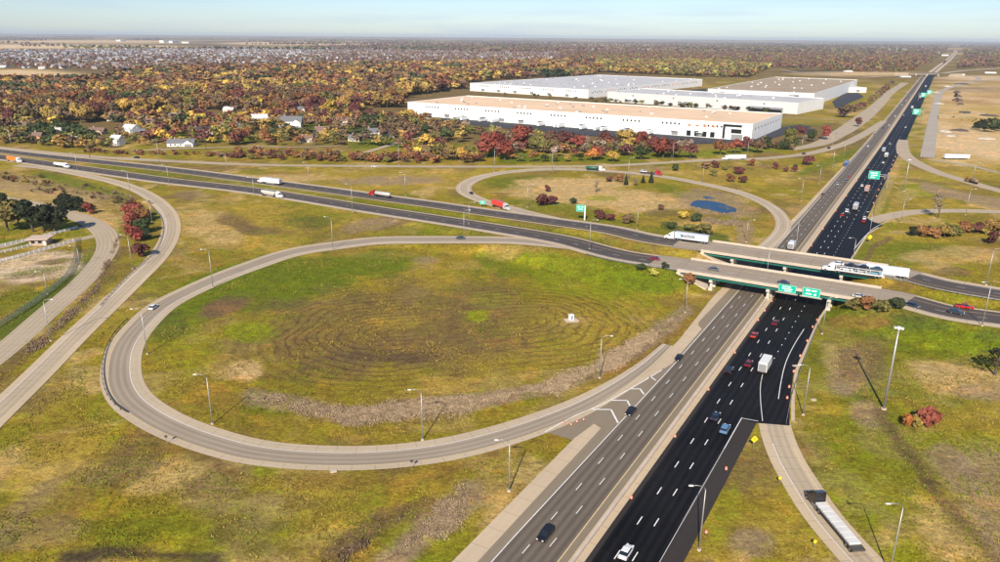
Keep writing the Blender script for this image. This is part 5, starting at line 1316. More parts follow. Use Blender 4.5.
#@@VEG
# ------------------------------------------------------------------ vegetation
def leaf_mat(name, attr):
    m_ = bpy.data.materials.new(name); m_.use_nodes = True; t_ = m_.node_tree; b_ = t_.nodes['Principled BSDF']
    b_.inputs['Roughness'].default_value = .8; b_.inputs['Specular IOR Level'].default_value = .15
    if attr: src = t_.nodes.new('ShaderNodeAttribute'); src.attribute_name = 'col'; c_ = src.outputs['Color']
    else: src = t_.nodes.new('ShaderNodeObjectInfo'); c_ = src.outputs['Color']
    g_ = t_.nodes.new('ShaderNodeNewGeometry'); n_ = t_.nodes.new('ShaderNodeTexNoise'); n_.inputs['Scale'].default_value = .45; n_.inputs['Detail'].default_value = 4; n_.inputs['Roughness'].default_value = .7
    t_.links.new(g_.outputs['Position'], n_.inputs['Vector'])
    r_ = t_.nodes.new('ShaderNodeMapRange'); r_.inputs['From Min'].default_value = .3; r_.inputs['From Max'].default_value = .7; r_.inputs['To Min'].default_value = .7; r_.inputs['To Max'].default_value = 1.4
    t_.links.new(n_.outputs['Fac'], r_.inputs['Value'])
    ri = t_.nodes.new('ShaderNodeMapRange'); ri.inputs['To Min'].default_value = .88; ri.inputs['To Max'].default_value = 1.13; t_.links.new(g_.outputs['Random Per Island'], ri.inputs['Value'])
    mm = t_.nodes.new('ShaderNodeMath'); mm.operation = 'MULTIPLY'; t_.links.new(r_.outputs[0], mm.inputs[0]); t_.links.new(ri.outputs[0], mm.inputs[1])
    s_ = t_.nodes.new('ShaderNodeVectorMath'); s_.operation = 'SCALE'; t_.links.new(c_, s_.inputs[0]); t_.links.new(mm.outputs[0], s_.inputs['Scale']); t_.links.new(s_.outputs[0], b_.inputs['Base Color'])
    return m_
LEAF = leaf_mat('foliage', False); LEAFS = leaf_mat('foliage_mass', True)
def crown(rx, rz, zc, nl, size, lobes=9, cone=False, seed=0, bare=0.0):
    """leaf clump quads; returns verts (n*4,3)"""
    g = np.random.default_rng(seed)
    if cone:
        t = g.random(nl)**.6; a = g.random(nl)*2*np.pi; z = zc-rz+2*rz*(1-t); r = rx*t*(.55+.45*g.random(nl))
        p = np.stack([r*np.cos(a), r*np.sin(a), z], 1); d = np.stack([np.cos(a), np.sin(a), np.full(nl, .5)], 1)
    else:
        lc = g.normal(size=(lobes, 3)); lc /= np.linalg.norm(lc, axis=1)[:, None]; lc *= (.35+.35*g.random(lobes))[:, None]
        lr = .32+.2*g.random(lobes); k = g.integers(0, lobes, nl)
        d = g.normal(size=(nl, 3)); d[:, 2] = np.abs(d[:, 2])*1.0-.25*np.abs(g.normal(size=nl)); d /= np.linalg.norm(d, axis=1)[:, None]
        rad = lr[k]*(1 if not bare else 1.2*g.random(nl))*(.75+.35*g.random(nl))
        p = lc[k]+d*rad[:, None]; p = p*np.array([rx, rx, rz]); p[:, 2] += zc
    nrm = d+g.normal(size=d.shape)*.45; nrm /= np.linalg.norm(nrm, axis=1)[:, None]
    a = np.cross(nrm, g.normal(size=nrm.shape)); a /= np.linalg.norm(a, axis=1)[:, None]; b_ = np.cross(nrm, a)
    s = size*(.6+.8*g.random(nl))[:, None]/2
    return np.stack([p-a*s-b_*s*.8, p+a*s-b_*s*.7, p+a*s*.8+b_*s, p-a*s*.9+b_*s*.9], 1).reshape(-1, 3)
def q4(n): return np.arange(n*4).reshape(-1, 4)
def trunk_mesh(h, r, seed, fork=True):
    g = random.Random(seed); m_ = MB(); m_.tube([(0, 0, -.2), (g.uniform(-.2, .2), g.uniform(-.2, .2), h*.5), (g.uniform(-.4, .4), g.uniform(-.4, .4), h)], [r, r*.7, r*.25], BARK, 6)
    if fork:
        for k in range(7):
            a = g.uniform(0, 6.28); z = h*g.uniform(.3, .7); l = h*g.uniform(.3, .5); m_.tube([(0, 0, z), (math.cos(a)*l*.5, math.sin(a)*l*.5, z+l*.45), (math.cos(a)*l, math.sin(a)*l, z+l*.75)], [r*.4, r*.25, r*.08], BARK, 5, cap=False)
    return m_.mesh('trunk')
VAR = {'broad': [], 'shrub': [], 'conifer': [], 'bare': []}
for s in range(6): VAR['broad'].append((fast_mesh('crown', crown(5, 4.3+.4*(s % 3), 6.4, 900, .85, 8+s, seed=s), q4(900), [LEAF]), trunk_mesh(7, .32, s)))
for s in range(4): VAR['shrub'].append((fast_mesh('foliage', crown(1.65, 1.45, 1.35, 620, .34, 9, seed=50+s), q4(620), [LEAF]), trunk_mesh(1.6, .09, s)))
for s in range(2): VAR['conifer'].append((fast_mesh('crown', crown(3, 5.5, 6.0, 800, .7, cone=True, seed=70+s), q4(800), [LEAF]), trunk_mesh(9, .25, s, False)))
for s in range(3): VAR['bare'].append((fast_mesh('crown', crown(4.6, 4.6, 6.0, 380, .45, 12, seed=90+s, bare=1), q4(380), [LEAF]), trunk_mesh(9, .3, 20+s)))
NAMES = {'broad': ('deciduous_tree', 'tree'), 'shrub': ('shrub', 'shrub'), 'conifer': ('conifer_tree', 'tree'), 'bare': ('bare_tree', 'tree')}
TC = {'yellow': (.40,.26,.025), 'gold': (.25,.155,.030), 'rust': (.19,.080,.026), 'brown': (.125,.076,.040), 'olive': (.125,.110,.026), 'green': (.035,.050,.016), 'red': (.19,.042,.028),
      'maroon': (.11,.036,.030), 'lime': (.26,.24,.03), 'grey': (.21,.155,.105), 'orange': (.42,.15,.022), 'dark': (.020,.026,.012), 'purple': (.11,.055,.05)}
CW = {'yellow': 'bright yellow', 'gold': 'golden brown', 'rust': 'rust orange', 'brown': 'brown', 'olive': 'olive green', 'green': 'dark green', 'red': 'bright red', 'maroon': 'maroon', 'lime': 'yellow green', 'grey': 'grey brown', 'orange': 'orange', 'dark': 'blackish green', 'purple': 'purplish brown'}
def tree(kind, x, y, h, colr, label, group=None, wid=1.0, z=None):
    base = {'broad': 11.0, 'shrub': 2.7, 'conifer': 11.5, 'bare': 11.0}[kind]
    cm, tm = rnd.choice(VAR[kind]); s = h/base; nm, cat = NAMES[kind]
    if z is None: z = gz(x, y)
    root = empty(nm, (x, y, z), rnd.uniform(0, 6.28), label, cat, group); root.scale = (s*wid, s*wid, s)
    c_ = link('foliage' if kind == 'shrub' else 'crown', cm, root); v_ = rnd.uniform(.8, 1.2); cl = TC[colr] if isinstance(colr, str) else colr
    v_ *= 1.2; c_.color = (cl[0]*v_, cl[1]*v_*rnd.uniform(.9, 1.1), cl[2]*v_, 1); link('stem' if kind == 'shrub' else 'trunk', tm, root); return root
def T(kind, a, b_, hpx, colr, label, group=None, wid=1.0):
    g = G(a, b_); m_px = math.hypot(g[1], CAMH)/FPX; return tree(kind, float(g[0]), float(g[1]), hpx*m_px/.97, colr, label, group, wid)
NT = 0
# single trees and shrubs of the near and middle ground
HAND = [
('shrub',905,426,10,'orange','low orange shrub left of the red one in the green field',1.3),('shrub',927,426,16,'red','bright red round shrub in the green field right of the mast',1.3),('shrub',915,428,10,'gold','golden shrub between the orange and the red one in the green field',1.1),
('bare',995,375,32,'dark','dark bare bush cut by the right edge of the photo',1.3),
('bare',938,218,24,'grey','nearly bare grey tree rising over the autumn shrubs on the right',.9),
('broad',944,238,13,'gold','golden tree left of centre in the autumn shrub belt',1.2),('shrub',922,237,9,'rust','dark rusty shrub at the left end of the autumn belt',1.9),('shrub',934,238,8,'rust','rust orange shrub in the autumn belt below the bare tree',1.9),
('shrub',955,235,9,'olive','olive shrub in the middle of the autumn belt',2),('shrub',966,233,8,'rust','rust orange shrub right of the olive one in the autumn belt',2),('shrub',978,233,8,'maroon','maroon shrub in the right part of the autumn belt',2),('shrub',992,231,9,'gold','golden shrub at the right edge of the autumn belt',2.2),('shrub',990,244,10,'maroon','single round maroon bush below the autumn belt at the right edge',1.3),
('shrub',912,236,7,'dark','dark low bush at the left tip of the autumn belt',1.5),
('broad',8,231,27,'olive','olive tree at the left edge in front of the gatehouse lawn',1.2),('broad',20,230,27,'olive','olive brown tree, second from the left edge above the gatehouse',1.1),('broad',33,232,30,'dark','very dark tree left of centre in the clump above the gatehouse',1.15),('broad',44,233,26,'dark','very dark tree in the middle of the clump above the gatehouse',1.1),('broad',55,233,25,'dark','very dark tree at the right end of the clump above the gatehouse',1.2),('broad',2,214,20,'green','dark green tree top at the left edge above the frontage road',1.1),('broad',12,220,16,'gold','golden tree behind the dark clump at the left edge',1.1),
('shrub',65,210,12,'dark','dark green shrub by the frontage road, left of three',1.6),('shrub',73,211,13,'dark','dark green shrub by the frontage road, middle of three',1.5),('shrub',82,212,9,'dark','dark green shrub by the frontage road, right of three',1.4),('shrub',90,214,9,'red','small red bush at the bend of the frontage road',1.0),
('shrub',135,219,14,'red','red shrub at the top of the row inside the outer ramp bend',1.6),('shrub',143,222,13,'rust','rusty shrub beside the top red one inside the outer ramp bend',1.3),('shrub',133,230,13,'red','red shrub second down inside the outer ramp bend',1.5),('shrub',143,233,13,'green','dark green shrub in the middle of the red row',1.4),('shrub',136,241,13,'red','red shrub third down inside the outer ramp bend',1.5),('shrub',147,240,9,'dark','dark green bush right of the red row',1.3),('shrub',142,257,12,'maroon','lone maroon shrub at the bottom of the red row',1.4),('shrub',130,210,7,'maroon','small dark red bush above the red row',1.3),
('shrub',541,206,9,'maroon','maroon bush inside the northwest loop, left of two',2),('shrub',551,205,8,'maroon','maroon bush inside the northwest loop, right of two',1.6),('shrub',547,192,5,'maroon','small maroon bush near the top left of the northwest loop',1.5),('shrub',573,204,5,'green','small green bush in the middle of the northwest loop',1.5),('bare',596,193,13,'grey','thin bare tree inside the northwest loop',.8),('shrub',609,182,5,'maroon','small maroon bush under the top edge of the loop, left',1.6),('shrub',619,182,6,'rust','small rusty bush under the top edge of the loop',1.6),
('conifer',626,185,9,'dark','small dark conifer under the top edge of the loop, left of three',1.0),('conifer',643,183,7,'dark','small dark conifer under the top edge of the loop, middle',1.2),('conifer',651,183,10,'dark','small dark conifer under the top edge of the loop, right of three',1.0),('bare',635,186,8,'grey','small bare bush between the little conifers',1.3),
('shrub',600,219,8,'maroon','dark reddish bush right of the green exit sign',1.8),('shrub',610,221,7,'maroon','dark reddish bush second right of the green exit sign',1.6),('shrub',627,224,7,'brown','brown bush above the westbound road in the loop',2),('shrub',684,219,7,'yellow','yellow bush in the grass left of the pond outlet',1.6),('shrub',696,222,8,'green','dark bush below the pond',1.3),('shrub',661,210,5,'brown','brown bush left of the pond',1.4),
('shrub',704,234,8,'olive','olive bush along the westbound road, right of the lettered truck',2.6),('shrub',690,231,7,'olive','olive bush along the westbound road behind the lettered truck',2.2),('shrub',672,229,6,'green','green bush along the westbound road left of the lettered truck',2),
('shrub',675,171,5,'green','green bush in the grass between loop and connector',1.6),('shrub',706,169,5,'rust','reddish bush row outside the loop, first',2.4),('shrub',716,168,5,'maroon','reddish bush row outside the loop, second',2.4),('shrub',725,170,4,'olive','olive bush among the reddish row outside the loop',2),('shrub',714,176,5,'olive','olive bush below the reddish row',1.8),('shrub',739,174,6,'maroon','reddish bush in the second row outside the loop',2.4),('shrub',730,182,6,'rust','reddish bush third row outside the loop',2),('shrub',743,183,6,'maroon','dark red bush at the end of the third row',1.6),('shrub',752,166,5,'rust','rusty bush right of the reddish row',2),
('shrub',776,169,5,'maroon','small dark bush left of the grey road, upper',1.2),('shrub',786,172,4,'maroon','small dark bush left of the grey road, middle',1.4),('shrub',794,172,5,'maroon','small dark bush left of the grey road, right',1.2),('shrub',808,165,8,'maroon','dark bush left of the grey road near the poles',1.5),('shrub',795,170,4,'green','small green bush left of the grey road',1.2),
('broad',825,140,12,'red','round bright red tree above the connector right of the warehouse',.9),('broad',811,142,10,'green','round dark green tree left of the bright red one',1.0),('broad',858,127,8,'maroon','small maroon tree by the collector road',.9),('broad',799,140,13,'maroon','reddish tree left of the dark green round one',.8),('broad',790,147,16,'olive','olive tree among the trees right of the warehouse corner',1.0),
('broad',846,118,12,'brown','brown tree in front of the small white building',1.3),('bare',150,204,4,'grey','bare scrub near the outer ramp bend',2),
('shrub',640,282,5,'green','leafy green bush in the upper right of the big loop',2.6),('shrub',652,286,6,'lime','yellow green bush in the upper right of the big loop',2.2),('shrub',663,283,5,'green','green bush below the eastbound road in the big loop',2.2),('shrub',688,290,9,'rust','rusty brush on the embankment left of the near overpass',1.4),
('shrub',852,320,10,'olive','olive brush on the embankment right of the near overpass, left',1.8),('shrub',864,322,11,'rust','rusty brush on the embankment right of the near overpass',1.8),('shrub',878,324,10,'olive','olive brush on the embankment right of the near overpass, middle',1.9),('shrub',893,324,9,'green','green brush on the embankment right of the near overpass, right',2)]
for _k in TC:
    _c = TC[_k]; _l = .3*_c[0]+.55*_c[1]+.15*_c[2]; TC[_k] = tuple(.86*_c[j]+.14*_l*(1.25, 1.0, .8)[j] for j in range(3))
for k_, a, b_, hp, cl, lb, wd in HAND: T(k_, a, b_, hp*(1.12 if k_ != 'shrub' else 1.3), cl, lb, wid=wd if k_ != 'shrub' else .75+(wd-1)*.42); NT += 1
# the row of red and yellow trees below the long warehouse
row = [(486,158,24,'red'),(497,157,24,'red'),(505,160,22,'red'),(512,150,20,'grey'),(521,150,24,'red'),(511,160,12,'orange'),(528,148,18,'grey'),(538,150,18,'olive'),(533,162,12,'rust'),(548,152,20,'brown'),(556,150,20,'maroon'),(567,150,20,'maroon'),(578,152,18,'red'),(545,162,8,'green'),(591,161,13,'orange'),(597,160,15,'red'),(580,161,8,'dark'),(613,162,12,'yellow'),(606,150,18,'maroon'),(626,152,22,'gold'),
       (641,160,14,'green'),(641,152,20,'red'),(652,153,18,'maroon'),(663,158,21,'red'),(671,158,20,'maroon'),(690,159,16,'maroon'),(720,155,16,'rust'),(735,154,16,'red'),(747,152,16,'maroon'),(757,153,15,'brown'),(767,150,13,'green'),(470,160,14,'olive'),(462,161,14,'yellow'),(452,160,16,'gold'),(445,158,14,'olive'),(480,162,9,'maroon'),(520,162,9,'olive'),(555,162,8,'olive'),(567,162,8,'gold')]
for i, (a, b_, hp, cl) in enumerate(row):
    pos_ = 'left' if a < 540 else 'middle' if a < 640 else 'right'
    T('broad' if cl != 'grey' else 'bare', a, b_, hp*.96, cl, '%s tree in the %s part of the tree row below the long warehouse' % (CW[cl], pos_), 'trees in the row below the long warehouse', wid=rnd.uniform(1.0, 1.3)); NT += 1

# house yards
def gable(m_, L, W, z0, rise, over, mt, wallm=None, cx=0, cy=0):
    a, b_ = L/2+over, W/2+over
    v = [(cx-a, cy-b_, z0-.1), (cx+a, cy-b_, z0-.1), (cx+a, cy+b_, z0-.1), (cx-a, cy+b_, z0-.1), (cx-a, cy, z0+rise), (cx+a, cy, z0+rise)]
    b0 = len(m_.v); m_.v += v
    for q in ((0, 1, 5, 4), (2, 3, 4, 5), (0, 4, 3), (1, 2, 5), (0, 3, 2, 1)): m_.face([b0+i for i in q], mt)
RC = {'grey': mat('roof_shingle_grey', (.16, .16, .17), .9, var=.1), 'white': mat('roof_pale', (.55, .54, .52), .9, var=.08), 'brown': mat('roof_shingle_brown', (.20, .13, .10), .9, var=.1), 'dark': mat('roof_shingle_dark', (.05, .055, .065), .9, var=.1)}
WC = {'white': mat('siding_white', (.78, .76, .72), .8), 'tan': mat('siding_tan', (.52, .38, .29), .8), 'orange': mat('siding_orange', (.62, .32, .18), .8), 'cream': mat('siding_cream', (.66, .58, .46), .8)}
def house(a, b_, L, W, st, rc, wc, label, rz=0.0, wing=True):
    g = G(a, b_); root = empty('house', (float(g[0]), float(g[1]), 0), rz, label, 'house'); H = 2.9*st
    q = MB(); q.box((0, 0, H/2), (L, W, H), WC[wc]); gable(q, L-.6, W-.2, H-.02, W*.32, 0, WC[wc])
    if wing: q.box((L*.3, -W*.55, H*.42), (L*.36, W*.4, H*.84), WC[wc])
    q.build('wall', root)
    q = MB(); gable(q, L, W, H+.12, W*.36, .5, RC[rc])
    if wing:
        x_ = L*.3; w_ = L*.36/2+.4; y0 = -W*.78; y1 = 0; z0 = H*.84; z1 = z0+L*.13; b0 = len(q.v)
        q.v += [(x_-w_, y0, z0), (x_+w_, y0, z0), (x_+w_, y1, z0), (x_-w_, y1, z0), (x_, y0, z1), (x_, y1, z1)]
        for f_ in ((0, 3, 5, 4), (2, 1, 4, 5)): q.face([b0+i for i in f_], RC[rc])
        q.face([b0, b0+4, b0+1][::-1], WC[wc])
    rf = q.build('roof', root); q = MB(); q.box((-L*.25, W*.12, H+W*.36+.3), (1.1, .9, 2.2), BRK); q.build('chimney', rf)
    for fl_i in range(int(st)):
        for dx in (-.36, -.2, .0): q = MB(); q.box((L*dx, -W/2-.03, 1.6+2.8*fl_i), (1.3, .12, 1.3), GLASS); f_ = q.build('window', root)
    q = MB(); q.box((-L*.1, -W/2-.04, 1.05), (1.0, .12, 2.1), GRYM); q.build('door', root)
    if wing: q = MB(); q.box((L*.3, -W*.75-.05, 1.15), (L*.26, .12, 2.2), GRYM); q.build('garage_door', root)
    return root
HS = [(132,134,15,10,2,'white','white','white two storey house at the left among maroon trees'),(141,135,13,9,1,'grey','white','low white house right of the white two storey one'),(98,134,16,9,1,'brown','tan','pinkish low house at the left among the trees'),
(118,145,10,8,2,'white','white','small white house near the crossing road behind rust shrubs'),(60,134,14,9,1,'white','cream','cream house hidden in trees at the far left'),(39,142,8,8,2,'brown','orange','small orange gabled house above the crossing road'),(75,143,10,8,1,'white','white','small white shed like house at the left above the crossing road'),
(156,108,24,14,2,'white','white','large white house alone high in the woods'),(202,134,22,11,1,'dark','white','white house with dark roof and two dormers behind the lawn'),(182,146,24,9,1,'grey','white','long low white house partly behind green shrubs'),(221,128,14,9,1,'brown','cream','brown roofed house between yellow trees'),(233,124,10,8,1,'dark','white','small dark house with pale eaves in the shade'),
(260,124,18,12,2.2,'white','cream','large cream house with pale roof left of the biggest house'),(291,127,26,14,2.2,'grey','white','biggest white house with grey roof and gables in the middle of the yards'),(323,136,15,10,2,'brown','tan','tan house right of the biggest white one'),(240,129,14,8,1,'grey','cream','low house with pale walls left of the maroon tree'),(374,136,19,11,1.3,'grey','white','white house with steep gable and grey roof right of the maroon trees'),(388,137,14,9,1,'dark','white','low wing with dark roof beside the steep gabled house'),(115,121,14,9,1,'white','white','pale roof in the woods left of the maroon trees'),(90,111,12,9,1,'white','white','pale roof deep in the woods at the left'),(377,83,22,12,1,'white','white','white roof beyond the woods left of the dark conifers'),(40,124,14,9,1,'white','cream','pale house in trees near the left edge')]
HS += [(70,119,14,9,1.5,'grey','cream','half hidden grey roofed house in the woods behind the far left houses'),(112,110,16,10,1.5,'white','white','half hidden white house in the woods left of the lone large one'),(176,120,15,9,1.5,'grey','cream','half hidden grey roof in the woods behind the dark roofed house'),(345,125,14,9,1.5,'brown','cream','half hidden brown roof right of the tan house'),(230,113,15,9,1.5,'white','cream','half hidden pale roof above the small dark house'),(20,129,14,9,1.3,'brown','cream','half hidden brown roof at the far left edge'),(300,113,16,10,1.5,'grey','white','half hidden grey roof deep behind the biggest house'),(150,125,13,9,1.4,'brown','tan','half hidden brown roof behind the maroon trees'),(356,141,13,8,1,'grey','cream','low grey roof beside the lane right of the yards'),(306,142,13,8,1,'brown','cream','low brown roof near the roadside shrubs below the tan house')]
for i, (a, b_, L, W, st, rc, wc, lb) in enumerate(HS): house(a, b_, L*.95, W, st, rc, wc, lb, R((i*37) % 50-25))

# woodland
def inpoly(px_, py_, poly):
    c_ = np.zeros(px_.shape, bool); n_ = len(poly)
    for i in range(n_):
        x0, y0 = poly[i]; x1, y1 = poly[(i+1) % n_]
        c_ ^= ((y0 > py_) != (y1 > py_)) & (px_ < (x1-x0)*(py_-y0)/(y1-y0+1e-9)+x0)
    return c_
def jgrid(x0, x1, y0, y1, st):
    a, b_ = np.meshgrid(np.arange(x0, x1, st), np.arange(y0, y1, st)); a = a.ravel()+nr.uniform(-.45, .45, a.size)*st; b_ = b_.ravel()+nr.uniform(-.45, .45, b_.size)*st
    k = np.abs(a) < b_*.72+60; return a[k], b_[k]
F1 = [(-30,86),(60,85.5),(100,85),(112,77),(180,71),(400,68),(560,64),(606,70),(590,77),(500,80),(468,83.5),(462,90),(405,97),(400,116),(330,119),(250,115),(120,119),(60,126),(0,131),(-30,132)]
F1b = [(-30,118),(60,118),(60,128),(130,148),(60,149),(0,140),(-30,140)]
F5 = [(100,119),(250,116),(330,119),(402,116),(440,128),(470,140),(440,150),(350,146),(240,146),(130,146)]
F2 = [(598,62.5),(720,62),(770,68),(748,78),(700,77),(640,74),(590,73)]
F3 = [(560,52.5),(1050,53),(1050,66),(960,69),(940,71),(915,72.5),(870,73),(800,69),(735,68),(720,63),(598,63),(560,63)]
TW = []
def gen(poly, st, y0, y1, hmin, hmax, pal, dens=1.0, x0=-2600, x1=2600, seed=0):
    x_, y_ = jgrid(x0, x1, y0, y1, st); a, b_ = P(x_, y_, 0); k = inpoly(a, b_, poly) & (nr.random(x_.size) < dens); k &= ~((np.abs(inv_so(x_, y_)[1]-drift(inv_so(x_, y_)[0])) < 60) & (inv_so(x_, y_)[0] > 1200)); x_, y_, a, b_ = x_[k], y_[k], a[k], b_[k]
    gp = fbm(x_, y_, 70, 4, seed+91) > .36; x_, y_ = x_[gp], y_[gp]
    n_ = fbm(x_, y_, 130, 4, seed+3); n2_ = fbm(x_, y_, 45, 3, seed+17)
    out = []
    for i in range(len(x_)): 
        u = nr.random()*.26+(n_[i]-.5)*1.9+(n2_[i]-.5)*1.0+.37
        j = min(max(int(u*len(pal)), 0), len(pal)-1); cl = pal[j]
        if nr.random() < .06: cl = pal[nr.integers(0, len(pal))]
        out.append((float(x_[i]), float(y_[i]), float(nr.uniform(hmin, hmax)), cl))
    return out
PAL1 = ['green','green','olive','brown','gold','brown','rust','brown','rust','gold','brown','rust','maroon','brown','gold','olive','yellow','gold']
W1 = gen(F1, 11, 800, 1500, 9, 24, PAL1, .9)+gen(F1b, 10, 640, 1000, 8, 13, ['green','olive','gold','brown','olive','gold','yellow'], .75)
W1 += gen(F5, 10.5, 640, 1000, 6, 14, ['brown','green','gold','olive','rust','maroon','yellow','brown','gold'], .85)
W1b = gen(F1, 14.5, 1500, 3300, 9, 24, PAL1, .93)
# yards clear of trees
def clear(l, boxes):
    o = []
    for q in l:
        a, b_ = P(q[0], q[1], 0)
        if any(abs(a-c) < e and -.8 < (b_-d)/f_ < 1.3 for c, d, e, f_ in boxes): continue
        o.append(q)
    return o
YB = [(a, b_+1, 7 if L > 14 else 5, 2.6) for a, b_, L, *_ in HS]+[(185,138,26,1.5),(215,140,22,1.2),(395,142,20,2),(350,134,9,2),(420,112,60,5)]
W1 = clear(W1, YB)
PAL2 = ['olive','brown','olive','lime','olive','brown','rust','gold']
W2 = gen(F2, 13, 1500, 3600, 12, 18, PAL2, .95)
PAL3 = ['purple','brown','purple','brown','olive','rust','maroon','olive']
W3 = gen(F3, 19, 1900, 5200, 11, 17, PAL3, .5, x1=5200)
# shrub belts
hedge = []
def belt(pts, n_, wpx, hmin, hmax, pal):
    L = [0]
    for p, q in zip(pts[:-1], pts[1:]): L.append(L[-1]+math.hypot(q[0]-p[0], q[1]-p[1]))
    for k in range(n_):
        t_ = rnd.uniform(0, L[-1]); a = np.interp(t_, L, [p[0] for p in pts]); b_ = np.interp(t_, L, [p[1] for p in pts])+rnd.uniform(-wpx, wpx); g = G(a, b_)
        hedge.append((float(g[0]), float(g[1]), rnd.uniform(hmin, hmax), rnd.choice(pal)))
belt([(235,156),(300,158),(360,160),(440,161)], 120, 2.8, 3.5, 7, ['rust','brown','brown','rust','olive','maroon','rust'])
belt([(85,152),(130,154),(200,155),(245,158)], 60, 1.2, 2, 3.5, ['rust','maroon','brown','rust'])
belt([(0,142),(60,146),(110,149)], 34, 2.5, 5, 9, ['olive','green','gold','olive','brown'])
belt([(400,150),(440,156),(480,160)], 40, 5, 5, 10, ['gold','yellow','olive','rust','brown'])
belt([(480,150),(560,153),(640,152),(690,154)], 90, 4.5, 7, 13, ['maroon','brown','rust','olive','brown','grey'])
belt([(410,120),(470,132),(540,142),(560,144)], 50, 3, 7, 11, ['olive','brown','grey','olive','gold'])
belt([(840,116),(862,108),(880,95),(893,84)], 60, 2.5, 6, 9, ['brown','maroon','brown','purple','olive'])
belt([(762,148),(780,150),(796,146)], 14, 3, 5, 9, ['olive','brown','green','olive'])
belt([(505,97),(560,99),(600,103),(680,107),(750,112),(772,114)], 46, .8, 5, 8, ['green','olive','brown','green','dark'])
belt([(30,186),(80,192),(120,200),(140,212)], 60, 7, 1.2, 2.6, ['purple','brown','grey','brown','olive','purple'])
belt([(0,176),(30,180),(60,186)], 26, 5, 1.5, 3, ['brown','olive','gold','rust'])
belt([(975,128),(1003,130)], 26, 3.5, 6, 11, ['dark','green','dark'])
belt([(935,118),(970,121),(1003,124)], 12, 2, 1.5, 3, ['brown','rust','olive'])
belt([(918,235),(935,236),(960,233),(1000,230)], 26, 3, 3, 5, ['rust','olive','gold','maroon','olive','green'])
belt([(895,62),(960,64)], 12, 1, 8, 12, ['brown','purple'])
belt([(955,95),(958,103)], 14, 3, 3, 5, ['dark','purple'])
ALL = [(q, 'wood') for q in W1]+[(q, 'belt') for q in hedge]
ALL.sort(key=lambda e: -e[0][2]/math.hypot(e[0][1], e[0][0]))
LM = [(132,134,'the white two storey house'),(98,134,'the pinkish low house'),(60,134,'the cream house far left'),(156,108,'the house high in the woods'),(202,134,'the dark roofed house with a lawn'),(182,146,'the long low white house'),(233,124,'the small dark house'),
(260,124,'the large cream house'),(291,127,'the biggest white house'),(323,136,'the tan house'),(374,136,'the steep gabled white house'),(115,121,'the pale roof in the woods'),(90,111,'the pale roof deep in the woods'),(40,124,'the pale house near the left edge'),(320,112,'the dense middle of the wood'),(370,113,'the gap beyond the yards'),(400,115,'the long warehouse left end'),(215,112,'the thick wood behind the lawns'),
(35,137,'the dark pole far left'),(90,158,'the leftmost pole by the connector'),(206,150,'the pole below the lawns'),(316,146,'the pole below the biggest house'),(399,165,'the lamp among the shrubs'),(443,152,'the pole among yellow trees'),(497,157,'the left reddest trees'),(552,171,'the lamp before the orange tree'),(613,162,'the round yellow tree'),(672,161,'the lamp below the red trees'),(752,141,'the long warehouse right corner'),
(825,140,'the round bright red tree'),(865,117,'the middle of the collector road'),(892,90,'the far end of the collector road'),(985,130,'the dark thicket in the tan field'),(955,100,'the scrap piles in the tan field'),(540,97,'the grey roofed warehouse'),(640,105,'the low white warehouse'),(740,111,'the low warehouse right end'),(77,170,'the lamp beside the tanker'),(20,180,'the start of the outer ramp'),(130,205,'the outer ramp bend'),(65,200,'the frontage road bend'),(100,192,'the middle of the ramp verge')]
def region(x_, y_):
    a, b_ = P(x_, y_, 0); a = float(a); b_ = float(b_)
    if b_ > 200 and a > 850: return 'in the autumn belt on the right, ' + ('left part' if a < 945 else 'middle part' if a < 970 else 'right part')
    l = min(LM, key=lambda q: (q[0]-a)**2+((q[1]-b_)*2.5)**2); dx, dy = a-l[0], b_-l[1]
    v_ = 'behind' if dy < -1.2 else 'in front of' if dy > 1.2 else ''
    h_ = 'left' if dx < -5 else 'right' if dx > 5 else ''
    rel = (v_+' and '+h_+' of' if v_ and h_ else v_ if v_ else h_+' of' if h_ else 'beside').replace('in front of and', 'in front and')
    return rel+' '+l[2]
stuff = []; nt_, ns_ = 0, 0
for q, kd in ALL:
    x_, y_, h_, cl = q
    kind = 'shrub' if kd == 'belt' and h_ < 5.5 else 'conifer' if cl in ('green', 'dark') and rnd.random() < .35 else 'bare' if cl == 'grey' else 'broad'
    if kind == 'shrub':
        if ns_ >= 175: stuff.append(q); continue
        ns_ += 1
    else:
        if nt_ >= 205: stuff.append(q); continue
        nt_ += 1
    rg = region(x_, y_)
    sz_ = ('low ' if h_ < 3.4 else 'tall ' if h_ > 5 else '') if kind == 'shrub' else ('small ' if h_ < 10 else 'tall ' if h_ > 16 else '')
    if len((rg+CW[cl]).split()) > 12: sz_ = ''
    tree(kind, x_, y_, h_, cl, '%s%s %s %s' % (sz_, CW[cl], {'shrub': 'shrub', 'conifer': 'conifer', 'bare': 'bare tree', 'broad': 'tree'}[kind], rg), ('shrubs ' if kind == 'shrub' else 'trees ')+rg, wid=1.2 if kind == 'shrub' else rnd.uniform(.9, 1.15), z=0.0)
LO = {}
def lowcrown(nl, sz, seed):
    k = (nl, seed)
    if k not in LO: LO[k] = crown(5, 4.6, 6.2, nl, sz, 7, seed=200+seed)
    return LO[k]
